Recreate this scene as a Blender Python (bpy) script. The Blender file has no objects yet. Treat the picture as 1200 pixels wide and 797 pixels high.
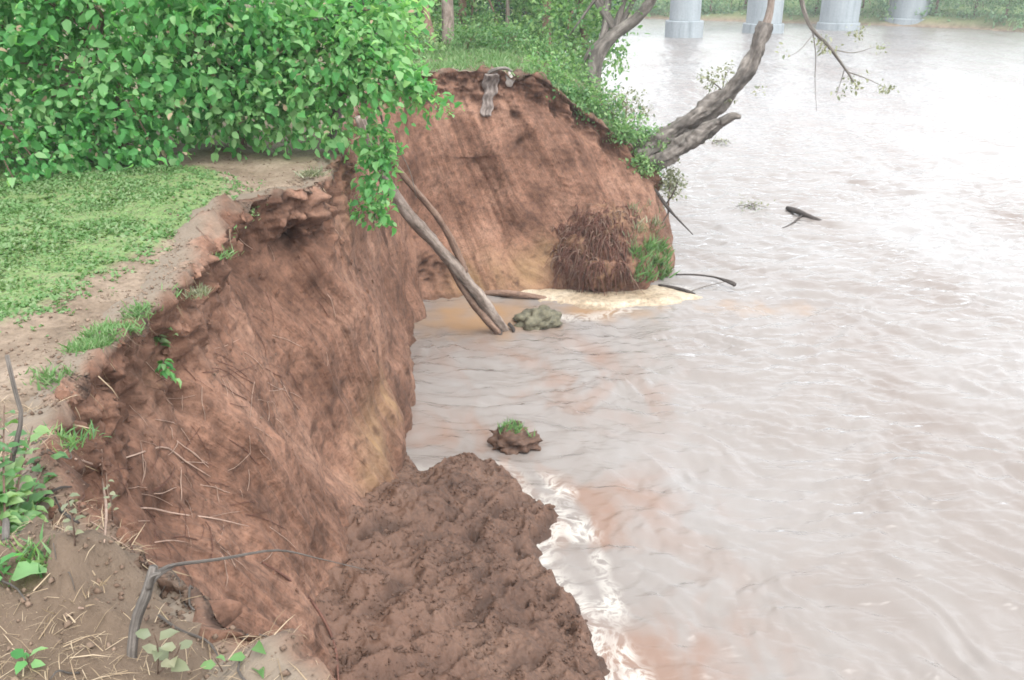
import bpy, math, random
import numpy as np
from mathutils import Vector, Matrix, Quaternion
from mathutils.bvhtree import BVHTree

random.seed(7)
RNG = np.random.default_rng(7)
SC = bpy.context.scene
COL = SC.collection

# ------------------------------------------------------------------ camera, sky, sun, exposure
H, FPX = 7.0, 1039.0
PITCH = math.atan(448 / FPX)
cam_d = bpy.data.cameras.new('camera')
cam = bpy.data.objects.new('camera', cam_d)
COL.objects.link(cam)
cam.location = (0, 0, H)
cam.rotation_euler = (math.pi / 2 - PITCH, 0, 0)
cam_d.sensor_fit = 'HORIZONTAL'
cam_d.sensor_width = 36.0
cam_d.lens = 36.0 * FPX / 1200.0
cam_d.clip_start = 0.05
cam_d.clip_end = 3000
SC.camera = cam

SUN_EL, SUN_AZ = 56.0, 156.0          # azimuth clockwise from +Y (north)
w = bpy.data.worlds.new('World')
SC.world = w
w.use_nodes = True
nt = w.node_tree
bg = nt.nodes['Background']
sky = nt.nodes.new('ShaderNodeTexSky')
sky.sky_type = 'NISHITA'
sky.sun_disc = False
sky.sun_elevation = math.radians(SUN_EL)
sky.sun_rotation = math.radians(SUN_AZ)
sky.air_density = 1.0
sky.dust_density = 4.0
sky.ozone_density = 1.0
hsv = nt.nodes.new('ShaderNodeHueSaturation')
hsv.inputs['Saturation'].default_value = 0.10      # an overcast, nearly colourless sky
hsv.inputs['Value'].default_value = 1.0
nt.links.new(sky.outputs[0], hsv.inputs['Color'])
deck = nt.nodes.new('ShaderNodeMix')                # an even cloud deck over the clear-sky gradient
deck.data_type = 'RGBA'
deck.inputs[0].default_value = 0.78
deck.inputs[7].default_value = (5.6, 5.85, 6.15, 1)
nt.links.new(hsv.outputs[0], deck.inputs[6])
nt.links.new(deck.outputs[2], bg.inputs['Color'])
bg.inputs['Strength'].default_value = 0.15

sun_d = bpy.data.lights.new('sun', 'SUN')
sun_d.energy = 1.3
sun_d.angle = math.radians(34)
sun_d.color = (1.0, 0.97, 0.92)
sun = bpy.data.objects.new('sun', sun_d)
COL.objects.link(sun)
az, el = math.radians(SUN_AZ), math.radians(SUN_EL)
sdir = Vector((math.sin(az) * math.cos(el), math.cos(az) * math.cos(el), math.sin(el)))
sun.rotation_euler = (-sdir).to_track_quat('-Z', 'Y').to_euler()

SC.view_settings.view_transform = 'Standard'
SC.view_settings.look = 'None'
SC.view_settings.exposure = 1.88
SC.view_settings.gamma = 1.0
SC.render.engine = 'CYCLES'
SC.cycles.use_denoising = True
SC.cycles.use_adaptive_sampling = False
SC.cycles.sample_clamp_indirect = 4.0
SC.cycles.sample_clamp_direct = 12.0
SC.cycles.max_bounces = 6
SC.cycles.transparent_max_bounces = 8
SC.cycles.volume_bounces = 0
SC.cycles.pixel_filter_type = 'BLACKMAN_HARRIS'
SC.cycles.filter_width = 1.7

# ------------------------------------------------------------------ helpers
def at(u, v, z=None, y=None):
    """point where the sight line of photo pixel (u, v) meets the level z or the distance y"""
    dx, dz = (u - 600) / FPX, -(v - 398.5) / FPX
    d = (dx, math.cos(PITCH) + dz * math.sin(PITCH), -math.sin(PITCH) + dz * math.cos(PITCH))
    t = (z - H) / d[2] if z is not None else y / d[1]
    return Vector((d[0] * t, d[1] * t, H + d[2] * t))

def sight(u, v):
    p = at(u, v, y=1.0)
    return (p - Vector((0, 0, H))).normalized()

_perm = np.random.default_rng(3).permutation(256)
_perm = np.concatenate([_perm, _perm, _perm]).astype(np.int64)
_grad = np.random.default_rng(5).normal(size=(256, 3))
_grad /= np.linalg.norm(_grad, axis=1)[:, None]

def noise(p):
    p = np.asarray(p, float)
    i = np.floor(p).astype(np.int64)
    f = p - i
    i &= 255
    s = f * f * f * (f * (f * 6 - 15) + 10)
    out = 0
    for a in (0, 1):
        wx = s[..., 0] if a else 1 - s[..., 0]
        for b in (0, 1):
            wy = s[..., 1] if b else 1 - s[..., 1]
            for c in (0, 1):
                wz = s[..., 2] if c else 1 - s[..., 2]
                h = _perm[_perm[_perm[(i[..., 0] + a)] + i[..., 1] + b] + i[..., 2] + c]
                g = _grad[h]
                out = out + wx * wy * wz * (g[..., 0] * (f[..., 0] - a) + g[..., 1] * (f[..., 1] - b) + g[..., 2] * (f[..., 2] - c))
    return out * 1.6

def fbm(p, octaves=4, gain=0.5, lac=2.03):
    p = np.asarray(p, float)
    o, a = 0, 1.0
    for k in range(octaves):
        o = o + a * noise(p + k * 17.3)
        p = p * lac
        a *= gain
    return o

def worley(p):
    """distance to the nearest feature point, 2D points in a jittered grid"""
    p = np.asarray(p, float)
    i = np.floor(p).astype(np.int64)
    f = p - i
    best = np.full(p.shape[:-1], 9.0)
    hsh = np.zeros(p.shape[:-1])
    for a in (-1, 0, 1):
        for b in (-1, 0, 1):
            h = _perm[(_perm[(i[..., 0] + a) & 255] + ((i[..., 1] + b) & 255))]
            jx = (h * 37 % 256) / 256.0
            jy = (h * 91 % 256) / 256.0
            d = (a + jx - f[..., 0]) ** 2 + (b + jy - f[..., 1]) ** 2
            m = d < best
            best = np.where(m, d, best)
            hsh = np.where(m, h / 255.0, hsh)
    return np.sqrt(best), hsh

def sstep(a, b, x):
    t = np.clip((x - a) / (b - a), 0, 1)
    return t * t * (3 - 2 * t)

def v3(x, y, z):
    return np.stack(np.broadcast_arrays(np.asarray(x, float), np.asarray(y, float), np.asarray(z, float)), -1)

def new_mesh(name, V, F, smooth=True, attrs=None, uv=None, mats=()):
    """V (n,3) array, F (m,k) array of equal-size faces or list of faces"""
    me = bpy.data.meshes.new(name)
    V = np.asarray(V, np.float32)
    if isinstance(F, np.ndarray):
        m, k = F.shape
        me.vertices.add(len(V))
        me.vertices.foreach_set('co', V.ravel())
        me.loops.add(m * k)
        me.loops.foreach_set('vertex_index', F.ravel().astype(np.int32))
        me.polygons.add(m)
        me.polygons.foreach_set('loop_start', (np.arange(m) * k).astype(np.int32))
        me.update(calc_edges=True)
        li = F.ravel()
    else:
        me.from_pydata([tuple(map(float, v)) for v in V], [], F)
        me.update()
        li = np.zeros(len(me.loops), np.int32)
        me.loops.foreach_get('vertex_index', li)
    if smooth:
        me.polygons.foreach_set('use_smooth', np.ones(len(me.polygons), bool))
    for k_, a in (attrs or {}).items():
        at_ = me.attributes.new(k_, 'FLOAT', 'POINT')
        at_.data.foreach_set('value', np.asarray(a, np.float32).ravel())
    if uv is not None:
        ul = me.uv_layers.new(name='UVMap')
        ul.data.foreach_set('uv', np.asarray(uv, np.float32)[li].ravel())
    for m_ in mats:
        me.materials.append(m_)
    me.validate()
    return me

def link(name, me, parent=None):
    o = bpy.data.objects.new(name, me)
    COL.objects.link(o)
    o.parent = parent
    return o

def tag(o, label=None, cat=None, group=None, kind=None):
    if label: o['label'] = label
    if cat: o['category'] = cat
    if group: o['group'] = group
    if kind: o['kind'] = kind
    return o

def empty(name, loc, label, cat, group=None):
    o = bpy.data.objects.new(name, None)
    COL.objects.link(o)
    o.location = loc
    o.empty_display_size = 0.2
    return tag(o, label, cat, group)

def part(name, me, root, loc=None):
    """part with mesh in world coordinates under a root that only has a location"""
    o = link(name, me, root)
    if root is not None:
        base = Vector((0, 0, 0))
        r = root
        while r is not None:
            base += r.location
            r = r.parent
        o.location = -base
    return o

def grid_faces(n, m, keep=None):
    a = np.arange(n * m).reshape(n, m)
    F = np.stack([a[:-1, :-1], a[1:, :-1], a[1:, 1:], a[:-1, 1:]], -1).reshape(-1, 4)
    if keep is not None:
        F = F[keep.reshape(-1)]
    return F

def compact(V, F, *arrs):
    used = np.unique(F)
    mp = np.full(len(V), -1)
    mp[used] = np.arange(len(used))
    return (V[used], mp[F]) + tuple(None if a is None else a[used] for a in arrs)

def spline(pts, n, closed=False):
    """Catmull-Rom through pts (k, d), n samples"""
    P = np.asarray(pts, float)
    k = len(P)
    if k == 2:
        t = np.linspace(0, 1, n)[:, None]
        return P[0] * (1 - t) + P[1] * t
    d = np.r_[0, np.cumsum(np.linalg.norm(np.diff(P[:, :3], axis=0), axis=1) ** 0.8 + 1e-6)]
    Q = np.vstack([2 * P[0] - P[1], P, 2 * P[-1] - P[-2]])
    t = np.linspace(0, d[-1], n)
    i = np.clip(np.searchsorted(d, t, side='right') - 1, 0, k - 2)
    f = ((t - d[i]) / (d[i + 1] - d[i]))[:, None]
    p0, p1, p2, p3 = Q[i], Q[i + 1], Q[i + 2], Q[i + 3]
    return 0.5 * ((2 * p1) + (-p0 + p2) * f + (2 * p0 - 5 * p1 + 4 * p2 - p3) * f ** 2 + (-p0 + 3 * p1 - 3 * p2 + p3) * f ** 3)

def tube(pts, radii, segs=8, n=None, rough=0.0, seed=0.0, flat=1.0, freq=6.0):
    """tapered tube along points; returns V, F (list), uv"""
    P = np.asarray([tuple(p) for p in pts], float)
    R = np.asarray(radii, float)
    if n is None:
        n = max(4, 4 * (len(P) - 1) + 1)
    PR = spline(np.hstack([P, R[:, None]]), n)
    C, R = PR[:, :3], np.maximum(PR[:, 3], 0.0008)
    T = np.gradient(C, axis=0)
    T /= np.linalg.norm(T, axis=1)[:, None] + 1e-9
    up = np.array([0, 0, 1.0]) if abs(T[0, 2]) < 0.9 else np.array([1.0, 0, 0])
    N = np.zeros_like(T)
    prev = up - T[0] * up.dot(T[0])
    for i in range(n):
        prev = prev - T[i] * prev.dot(T[i])
        prev /= np.linalg.norm(prev) + 1e-9
        N[i] = prev
    B = np.cross(T, N)
    a = np.linspace(0, 2 * math.pi, segs, endpoint=False)
    ring = (np.cos(a)[None, :, None] * N[:, None, :] + np.sin(a)[None, :, None] * B[:, None, :] * flat)
    rr = np.repeat(R[:, None], segs, 1)
    if rough:
        Ls = np.r_[0, np.cumsum(np.linalg.norm(np.diff(C, axis=0), axis=1))]
        q = v3(np.cos(a)[None, :] * 1.6, np.sin(a)[None, :] * 1.6, (Ls * freq * 0.22)[:, None])
        rr = rr * (1 + rough * fbm(q + seed, 4, 0.6))
    V = (C[:, None, :] + ring * rr[:, :, None]).reshape(-1, 3)
    L = np.r_[0, np.cumsum(np.linalg.norm(np.diff(C, axis=0), axis=1))]
    uv = np.stack([np.repeat((a / (2 * math.pi))[None, :], n, 0), np.repeat(L[:, None], segs, 1)], -1).reshape(-1, 2)
    F = []
    for i in range(n - 1):
        for j in range(segs):
            k = (j + 1) % segs
            F.append((i * segs + j, i * segs + k, (i + 1) * segs + k, (i + 1) * segs + j))
    F.append(tuple(range(segs - 1, -1, -1)))
    F.append(tuple(range((n - 1) * segs, n * segs)))
    return V, F, uv

def merge(parts):
    V, F, U, o = [], [], [], 0
    for v, f, u in parts:
        V.append(v); U.append(u)
        F += [tuple(i + o for i in q) for q in f]
        o += len(v)
    return np.vstack(V), F, np.vstack(U)

def tube_mesh(name, specs, mat):
    V, F, U = merge([tube(*s[0], **s[1]) for s in specs])
    return new_mesh(name, V, F, True, None, U, [mat])

# ------------------------------------------------------------------ materials
def nodes_of(name):
    m = bpy.data.materials.new(name)
    m.use_nodes = True
    t = m.node_tree
    return m, t, t.nodes['Principled BSDF']

def N_(t, typ, **kw):
    n = t.nodes.new(typ)
    for k, v in kw.items():
        if k in n.inputs.keys():
            n.inputs[k].default_value = v
        else:
            setattr(n, k, v)
    return n

def ramp(t, src, stops):
    r = t.nodes.new('ShaderNodeValToRGB')
    e = r.color_ramp.elements
    while len(e) < len(stops): e.new(0.5)
    for i, (p, c) in enumerate(stops):
        e[i].position = p
        e[i].color = (*c, 1) if len(c) == 3 else c
    t.links.new(src, r.inputs[0])
    return r.outputs[0]

def mixc(t, fac, a, b, mode='MIX'):
    n = t.nodes.new('ShaderNodeMix')
    n.data_type = 'RGBA'
    n.blend_type = mode
    for s, v in ((0, fac), (6, a), (7, b)):
        if hasattr(v, 'links') or isinstance(v, bpy.types.NodeSocket):
            t.links.new(v, n.inputs[s])
        else:
            n.inputs[s].default_value = v if s == 0 else (*v, 1)
    return n.outputs[2]

def attr(t, name):
    n = t.nodes.new('ShaderNodeAttribute')
    n.attribute_name = name
    return n.outputs['Fac']

def mth(t, op, a, b=0.5):
    n = t.nodes.new('ShaderNodeMath')
    n.operation = op
    for s, v in ((0, a), (1, b)):
        if isinstance(v, bpy.types.NodeSocket): t.links.new(v, n.inputs[s])
        else: n.inputs[s].default_value = v
    return n.outputs[0]

def ntex(t, scale, detail=6, rough=0.6, vec=None, dist=0.0):
    n = t.nodes.new('ShaderNodeTexNoise')
    n.inputs['Scale'].default_value = scale
    n.inputs['Detail'].default_value = detail
    n.inputs['Roughness'].default_value = rough
    n.inputs['Distortion'].default_value = dist
    if vec is not None: t.links.new(vec, n.inputs['Vector'])
    return n.outputs['Fac']

def vmap(t, src, scale=(1, 1, 1), rot=(0, 0, 0)):
    m = t.nodes.new('ShaderNodeMapping')
    m.inputs['Scale'].default_value = scale
    m.inputs['Rotation'].default_value = rot
    t.links.new(src, m.inputs['Vector'])
    return m.outputs[0]

def bump(t, b, h, strength, dist):
    n = t.nodes.new('ShaderNodeBump')
    n.inputs['Strength'].default_value = strength
    n.inputs['Distance'].default_value = dist
    t.links.new(h, n.inputs['Height'])
    t.links.new(n.outputs[0], b.inputs['Normal'])
    return n

def soil_material(name, dark, mid, light, ochre=None, streaks=True, top=None, rough=0.9):
    m, t, b = nodes_of(name)
    geo = t.nodes.new('ShaderNodeNewGeometry').outputs['Position']
    big = ntex(t, 0.9, 5, 0.6, geo)
    fine = ntex(t, 9, 4, 0.65, geo)
    c = ramp(t, big, [(0.32, dark), (0.5, mid), (0.68, light)])
    c = mixc(t, 0.55, c, ramp(t, fine, [(0.28, (0.12, 0.115, 0.11)), (0.5, (0.5, 0.5, 0.5)), (0.72, (0.74, 0.73, 0.72))]), 'OVERLAY')
    grit = ntex(t, 27, 2, 0.6, geo)
    c = mixc(t, 0.4, c, ramp(t, grit, [(0.32, (0.2, 0.2, 0.2)), (0.45, (0.5, 0.5, 0.5)), (0.7, (0.7, 0.7, 0.7))]), 'OVERLAY')
    pits = ntex(t, 7.5, 3, 0.5, geo, 0.8)
    c = mixc(t, mth(t, 'MULTIPLY', ramp(t, pits, [(0.66, (0, 0, 0)), (0.74, (1, 1, 1))]), 0.55), c, dark)
    hgt = mth(t, 'ADD', fine, mth(t, 'MULTIPLY', grit, 0.4))
    if streaks:
        uv = t.nodes.new('ShaderNodeUVMap').outputs[0]
        s1 = ntex(t, 1.0, 4, 0.6, vmap(t, uv, (5.5, 0.5, 1)), 0.6)
        s2 = ntex(t, 1.0, 3, 0.6, vmap(t, uv, (24, 2.6, 1)), 0.5)
        c = mixc(t, 0.5, c, ramp(t, s1, [(0.3, (0.16, 0.155, 0.15)), (0.5, (0.5, 0.5, 0.5)), (0.72, (0.76, 0.76, 0.76))]), 'OVERLAY')
        c = mixc(t, 0.18, c, ramp(t, s2, [(0.3, (0.25, 0.24, 0.23)), (0.6, (0.55, 0.55, 0.55))]), 'OVERLAY')
        hgt = mth(t, 'ADD', mth(t, 'MULTIPLY', s2, 0.8), hgt)
    if ochre:
        c = mixc(t, mth(t, 'MULTIPLY', attr(t, 'ochre'), mth(t, 'ADD', fine, 0.35)), c, ochre)
    if top is not None:
        c = mixc(t, attr(t, 'top'), c, top)
    c = mixc(t, attr(t, 'damp'), c, tuple(x * 0.62 for x in dark))  # one darkening for damp, dark soil and painted shade in recesses
    t.links.new(c, b.inputs['Base Color'])
    b.inputs['Roughness'].default_value = rough
    b.inputs['Specular IOR Level'].default_value = 0.25
    bump(t, b, hgt, 0.75, 0.03)
    return m

M = {}
M['cliff'] = soil_material('cliff_soil', (0.072, 0.035, 0.022), (0.136, 0.071, 0.047), (0.184, 0.104, 0.072),
                           ochre=(0.20, 0.125, 0.066), top=(0.135, 0.108, 0.083))
M['mud'] = soil_material('slump_mud', (0.046, 0.0240, 0.0155), (0.075, 0.0415, 0.028), (0.100, 0.059, 0.041), ochre=(0.096, 0.053, 0.036), streaks=False, rough=0.7)
M['sod'] = soil_material('sod_clod_soil', (0.060, 0.038, 0.027), (0.110, 0.074, 0.053), (0.165, 0.120, 0.088), streaks=False)

def ground_material():
    m, t, b = nodes_of('bank_top_soil')
    geo = t.nodes.new('ShaderNodeNewGeometry').outputs['Position']
    n1 = ntex(t, 1.6, 6, 0.65, geo)
    n2 = ntex(t, 22, 6, 0.7, geo)
    soil = ramp(t, n1, [(0.3, (0.095, 0.068, 0.047)), (0.5, (0.165, 0.124, 0.091)), (0.72, (0.225, 0.176, 0.135))])
    soil = mixc(t, 0.5, soil, ramp(t, n2, [(0.3, (0.14, 0.14, 0.14)), (0.5, (0.5, 0.5, 0.5)), (0.7, (0.74, 0.74, 0.74))]), 'OVERLAY')
    grs = ramp(t, n2, [(0.3, (0.06, 0.10, 0.035)), (0.6, (0.11, 0.20, 0.06)), (0.8, (0.2, 0.22, 0.1))])
    fac = mth(t, 'MULTIPLY', attr(t, 'green'), mth(t, 'ADD', mth(t, 'MULTIPLY', n2, 1.2), 0.15))
    c = mixc(t, fac, soil, grs)
    c = mixc(t, attr(t, 'damp'), c, (0.080, 0.056, 0.039))
    t.links.new(c, b.inputs['Base Color'])
    b.inputs['Roughness'].default_value = 0.95
    b.inputs['Specular IOR Level'].default_value = 0.2
    bump(t, b, n2, 0.8, 0.025)
    return m
M['ground'] = ground_material()

def leaf_material(name, dark, mid, light, trans=0.35, rough=0.45, spec=0.45):
    m, t, b = nodes_of(name)
    oi = t.nodes.new('ShaderNodeObjectInfo').outputs['Random']
    f = mth(t, 'FRACT', mth(t, 'ADD', attr(t, 'tint'), mth(t, 'MULTIPLY', oi, 1.0)))
    c = ramp(t, f, [(0.0, dark), (0.5, mid), (1.0, light)])
    t.links.new(c, b.inputs['Base Color'])
    b.inputs['Roughness'].default_value = rough
    b.inputs['Specular IOR Level'].default_value = spec
    tr = t.nodes.new('ShaderNodeBsdfTranslucent')
    t.links.new(mixc(t, 1.0, c, (1.2, 1.25, 0.7), 'MULTIPLY'), tr.inputs['Color'])
    mx = t.nodes.new('ShaderNodeMixShader')
    mx.inputs[0].default_value = trans
    t.links.new(b.outputs[0], mx.inputs[1])
    t.links.new(tr.outputs[0], mx.inputs[2])
    t.links.new(mx.outputs[0], t.nodes['Material Output'].inputs[0])
    return m
M['leaf'] = leaf_material('broad_leaf', (0.060, 0.210, 0.065), (0.120, 0.335, 0.110), (0.280, 0.450, 0.220), trans=0.6, rough=0.6, spec=0.25)
M['leaf_bush'] = leaf_material('bush_leaf', (0.050, 0.135, 0.045), (0.095, 0.205, 0.065), (0.200, 0.300, 0.120), trans=0.45)
M['leaf_tree'] = leaf_material('tree_leaf', (0.055, 0.150, 0.055), (0.100, 0.230, 0.075), (0.200, 0.320, 0.120), trans=0.5)
M['leaf_shaded'] = leaf_material('shaded_tree_leaf', (0.018, 0.050, 0.034), (0.028, 0.075, 0.045), (0.045, 0.105, 0.055))  # shade between the trees put into a darker leaf colour
M['leaf_far'] = leaf_material('far_tree_leaf', (0.075, 0.160, 0.090), (0.140, 0.245, 0.140), (0.225, 0.325, 0.190), trans=0.5)
M['leaf_dry'] = leaf_material('grey_leaf', (0.110, 0.130, 0.075), (0.160, 0.175, 0.105), (0.220, 0.220, 0.140))
M['grass'] = leaf_material('grass_blade', (0.062, 0.138, 0.040), (0.098, 0.195, 0.065), (0.180, 0.245, 0.125), rough=0.6, spec=0.3)
M['straw'] = leaf_material('dry_straw', (0.150, 0.110, 0.070), (0.240, 0.180, 0.120), (0.340, 0.270, 0.190), 0.15, 0.8, 0.2)

def bark_material(name, dark, mid, light, stretch=(5, 1.6, 1), scale=1.0):
    m, t, b = nodes_of(name)
    uv = t.nodes.new('ShaderNodeUVMap').outputs[0]
    geo = t.nodes.new('ShaderNodeNewGeometry').outputs['Position']
    s = ntex(t, scale, 6, 0.7, vmap(t, uv, stretch), 0.6)
    g = ntex(t, 9, 6, 0.65, geo)
    c = ramp(t, s, [(0.3, dark), (0.5, mid), (0.72, light)])
    c = mixc(t, 0.6, c, ramp(t, g, [(0.3, (0.28, 0.28, 0.28)), (0.7, (0.7, 0.7, 0.7))]), 'OVERLAY')
    t.links.new(c, b.inputs['Base Color'])
    b.inputs['Roughness'].default_value = 0.85
    b.inputs['Specular IOR Level'].default_value = 0.25
    bump(t, b, mth(t, 'ADD', s, g), 0.8, 0.02)
    return m
M['bark_grey'] = bark_material('grey_bark', (0.032, 0.028, 0.025), (0.115, 0.100, 0.088), (0.25, 0.225, 0.20))
M['bark_pale'] = bark_material('pale_stripped_wood', (0.06, 0.045, 0.036), (0.19, 0.150, 0.125), (0.32, 0.275, 0.24))
M['bark_brown'] = bark_material('brown_bark', (0.075, 0.045, 0.032), (0.15, 0.095, 0.07), (0.24, 0.165, 0.125))
M['wood_dark'] = bark_material('wet_dark_wood', (0.022, 0.018, 0.016), (0.045, 0.037, 0.033), (0.09, 0.075, 0.065))
M['root_red'] = bark_material('red_root', (0.060, 0.026, 0.019), (0.110, 0.050, 0.036), (0.165, 0.085, 0.062))
M['root_pale'] = bark_material('pale_root', (0.24, 0.16, 0.12), (0.36, 0.25, 0.195), (0.48, 0.36, 0.29))

def concrete_material():
    m, t, b = nodes_of('pier_concrete')
    geo = t.nodes.new('ShaderNodeNewGeometry').outputs['Position']
    n1 = ntex(t, 1.1, 6, 0.65, vmap(t, geo, (1, 1, 0.12)))
    n2 = ntex(t, 6, 5, 0.6, geo)
    c = ramp(t, n1, [(0.3, (0.10, 0.118, 0.13)), (0.45, (0.185, 0.210, 0.225)), (0.75, (0.245, 0.268, 0.280))])
    c = mixc(t, 0.3, c, ramp(t, n2, [(0.3, (0.35, 0.35, 0.35)), (0.7, (0.65, 0.65, 0.65))]), 'OVERLAY')
    t.links.new(c, b.inputs['Base Color'])
    b.inputs['Roughness'].default_value = 0.85
    bump(t, b, n2, 0.3, 0.02)
    return m
M['concrete'] = concrete_material()

def stone_material(name, a, bcol, c3):
    m, t, b = nodes_of(name)
    geo = t.nodes.new('ShaderNodeNewGeometry').outputs['Position']
    n2 = ntex(t, 9, 7, 0.65, geo)
    t.links.new(ramp(t, n2, [(0.3, a), (0.5, bcol), (0.75, c3)]), b.inputs['Base Color'])
    b.inputs['Roughness'].default_value = 0.8
    bump(t, b, n2, 0.6, 0.03)
    return m
M['stone_olive'] = stone_material('olive_clod', (0.035, 0.032, 0.02), (0.080, 0.073, 0.045), (0.14, 0.125, 0.08))
M['stone_white'] = stone_material('white_stone', (0.22, 0.19, 0.165), (0.30, 0.27, 0.245), (0.38, 0.35, 0.325))
M['cloth'] = stone_material('grey_sacking', (0.10, 0.08, 0.07), (0.16, 0.13, 0.115), (0.22, 0.185, 0.17))

def water_material():
    m, t, b = nodes_of('muddy_river_water')
    geo = t.nodes.new('ShaderNodeNewGeometry').outputs['Position']
    big = ntex(t, 1.0, 5, 0.6, vmap(t, geo, (0.22, 0.10, 0.2), (0, 0, 0.45)), 0.8)
    c = ramp(t, big, [(0.3, (0.135, 0.109, 0.095)), (0.5, (0.172, 0.155, 0.144)), (0.7, (0.203, 0.192, 0.186))])
    c = mixc(t, mth(t, 'MULTIPLY', attr(t, 'silt'), 0.75), c, (0.165, 0.098, 0.070))
    c = mixc(t, attr(t, 'calm'), c, (0.205, 0.130, 0.076))
    fm = ntex(t, 2.6, 5, 0.6, geo, 1.5)
    fr_ = mth(t, 'SUBTRACT', 1.0, mth(t, 'MULTIPLY', mth(t, 'ABSOLUTE', mth(t, 'SUBTRACT', fm, 0.5)), 7.0))
    bands = ntex(t, 1.0, 4, 0.6, vmap(t, geo, (0.55, 0.13, 0.2), (0, 0, 0.5)), 1.0)
    fo = attr(t, 'foam')
    thin = mth(t, 'MULTIPLY', ramp(t, fr_, [(0.25, (0, 0, 0)), (0.9, (1, 1, 1))]), ramp(t, fo, [(0.15, (0, 0, 0)), (0.6, (1, 1, 1))]))
    solid = ramp(t, mth(t, 'ADD', fo, mth(t, 'MULTIPLY', mth(t, 'SUBTRACT', ntex(t, 9, 5, 0.7, geo, 0.8), 0.5), 0.9)), [(0.70, (0, 0, 0)), (1.0, (1, 1, 1))])
    fac = mth(t, 'MAXIMUM', mth(t, 'MULTIPLY', thin, 0.8), solid)
    c = mixc(t, fac, c, (0.37, 0.35, 0.32))
    r1 = ntex(t, 1.0, 2, 0.5, vmap(t, geo, (1.15, 3.1, 1), (0, 0, -0.45)), 0.9)
    r2 = ntex(t, 1.0, 4, 0.6, vmap(t, geo, (8, 15, 1), (0, 0, 0.35)), 0.6)
    hgt = mth(t, 'ADD', r1, mth(t, 'MULTIPLY', r2, 0.06))
    hgt = mth(t, 'MULTIPLY', hgt, mth(t, 'SUBTRACT', 1.0, mth(t, 'MULTIPLY', attr(t, 'calm'), 0.8)))
    hgt = mth(t, 'MULTIPLY', hgt, mth(t, 'ADD', mth(t, 'MULTIPLY', bands, 2.0), -0.1))
    bn = t.nodes.new('ShaderNodeBump')
    bn.inputs['Strength'].default_value = 1.0
    bn.inputs['Distance'].default_value = 0.08
    t.links.new(hgt, bn.inputs['Height'])
    t.nodes.remove(b)
    dif = t.nodes.new('ShaderNodeBsdfDiffuse')
    t.links.new(c, dif.inputs['Color'])
    nrm = t.nodes.new('ShaderNodeNewGeometry').outputs['Normal']
    vs = t.nodes.new('ShaderNodeVectorMath'); vs.operation = 'MULTIPLY_ADD'
    t.links.new(nrm, vs.inputs[0]); vs.inputs[1].default_value = (0.3, 0.3, 0.3); vs.inputs[2].default_value = (0, 0, 0.7)
    vn = t.nodes.new('ShaderNodeVectorMath'); vn.operation = 'NORMALIZE'
    t.links.new(vs.outputs[0], vn.inputs[0])
    t.links.new(vn.outputs[0], dif.inputs['Normal'])        # silt scatters light inside the water, so its tone follows the ripples only weakly
    gl = t.nodes.new('ShaderNodeBsdfGlossy')
    gl.inputs['Roughness'].default_value = 0.26
    t.links.new(bn.outputs[0], gl.inputs['Normal'])
    fr = t.nodes.new('ShaderNodeFresnel')
    fr.inputs['IOR'].default_value = 1.31
    bf = t.nodes.new('ShaderNodeBump')
    bf.inputs['Strength'].default_value = 1.0
    bf.inputs['Distance'].default_value = 0.09
    t.links.new(hgt, bf.inputs['Height'])
    t.links.new(bf.outputs[0], fr.inputs['Normal'])
    ff = mth(t, 'MULTIPLY', fr.outputs[0], mth(t, 'SUBTRACT', 1.0, mth(t, 'MAXIMUM', mth(t, 'MULTIPLY', fac, 0.8), mth(t, 'MULTIPLY', attr(t, 'calm'), 0.5))))
    mx = t.nodes.new('ShaderNodeMixShader')
    t.links.new(ff, mx.inputs[0])
    t.links.new(dif.outputs[0], mx.inputs[1])
    t.links.new(gl.outputs[0], mx.inputs[2])
    t.links.new(mx.outputs[0], t.nodes['Material Output'].inputs[0])
    return m
M['water'] = water_material()

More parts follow.
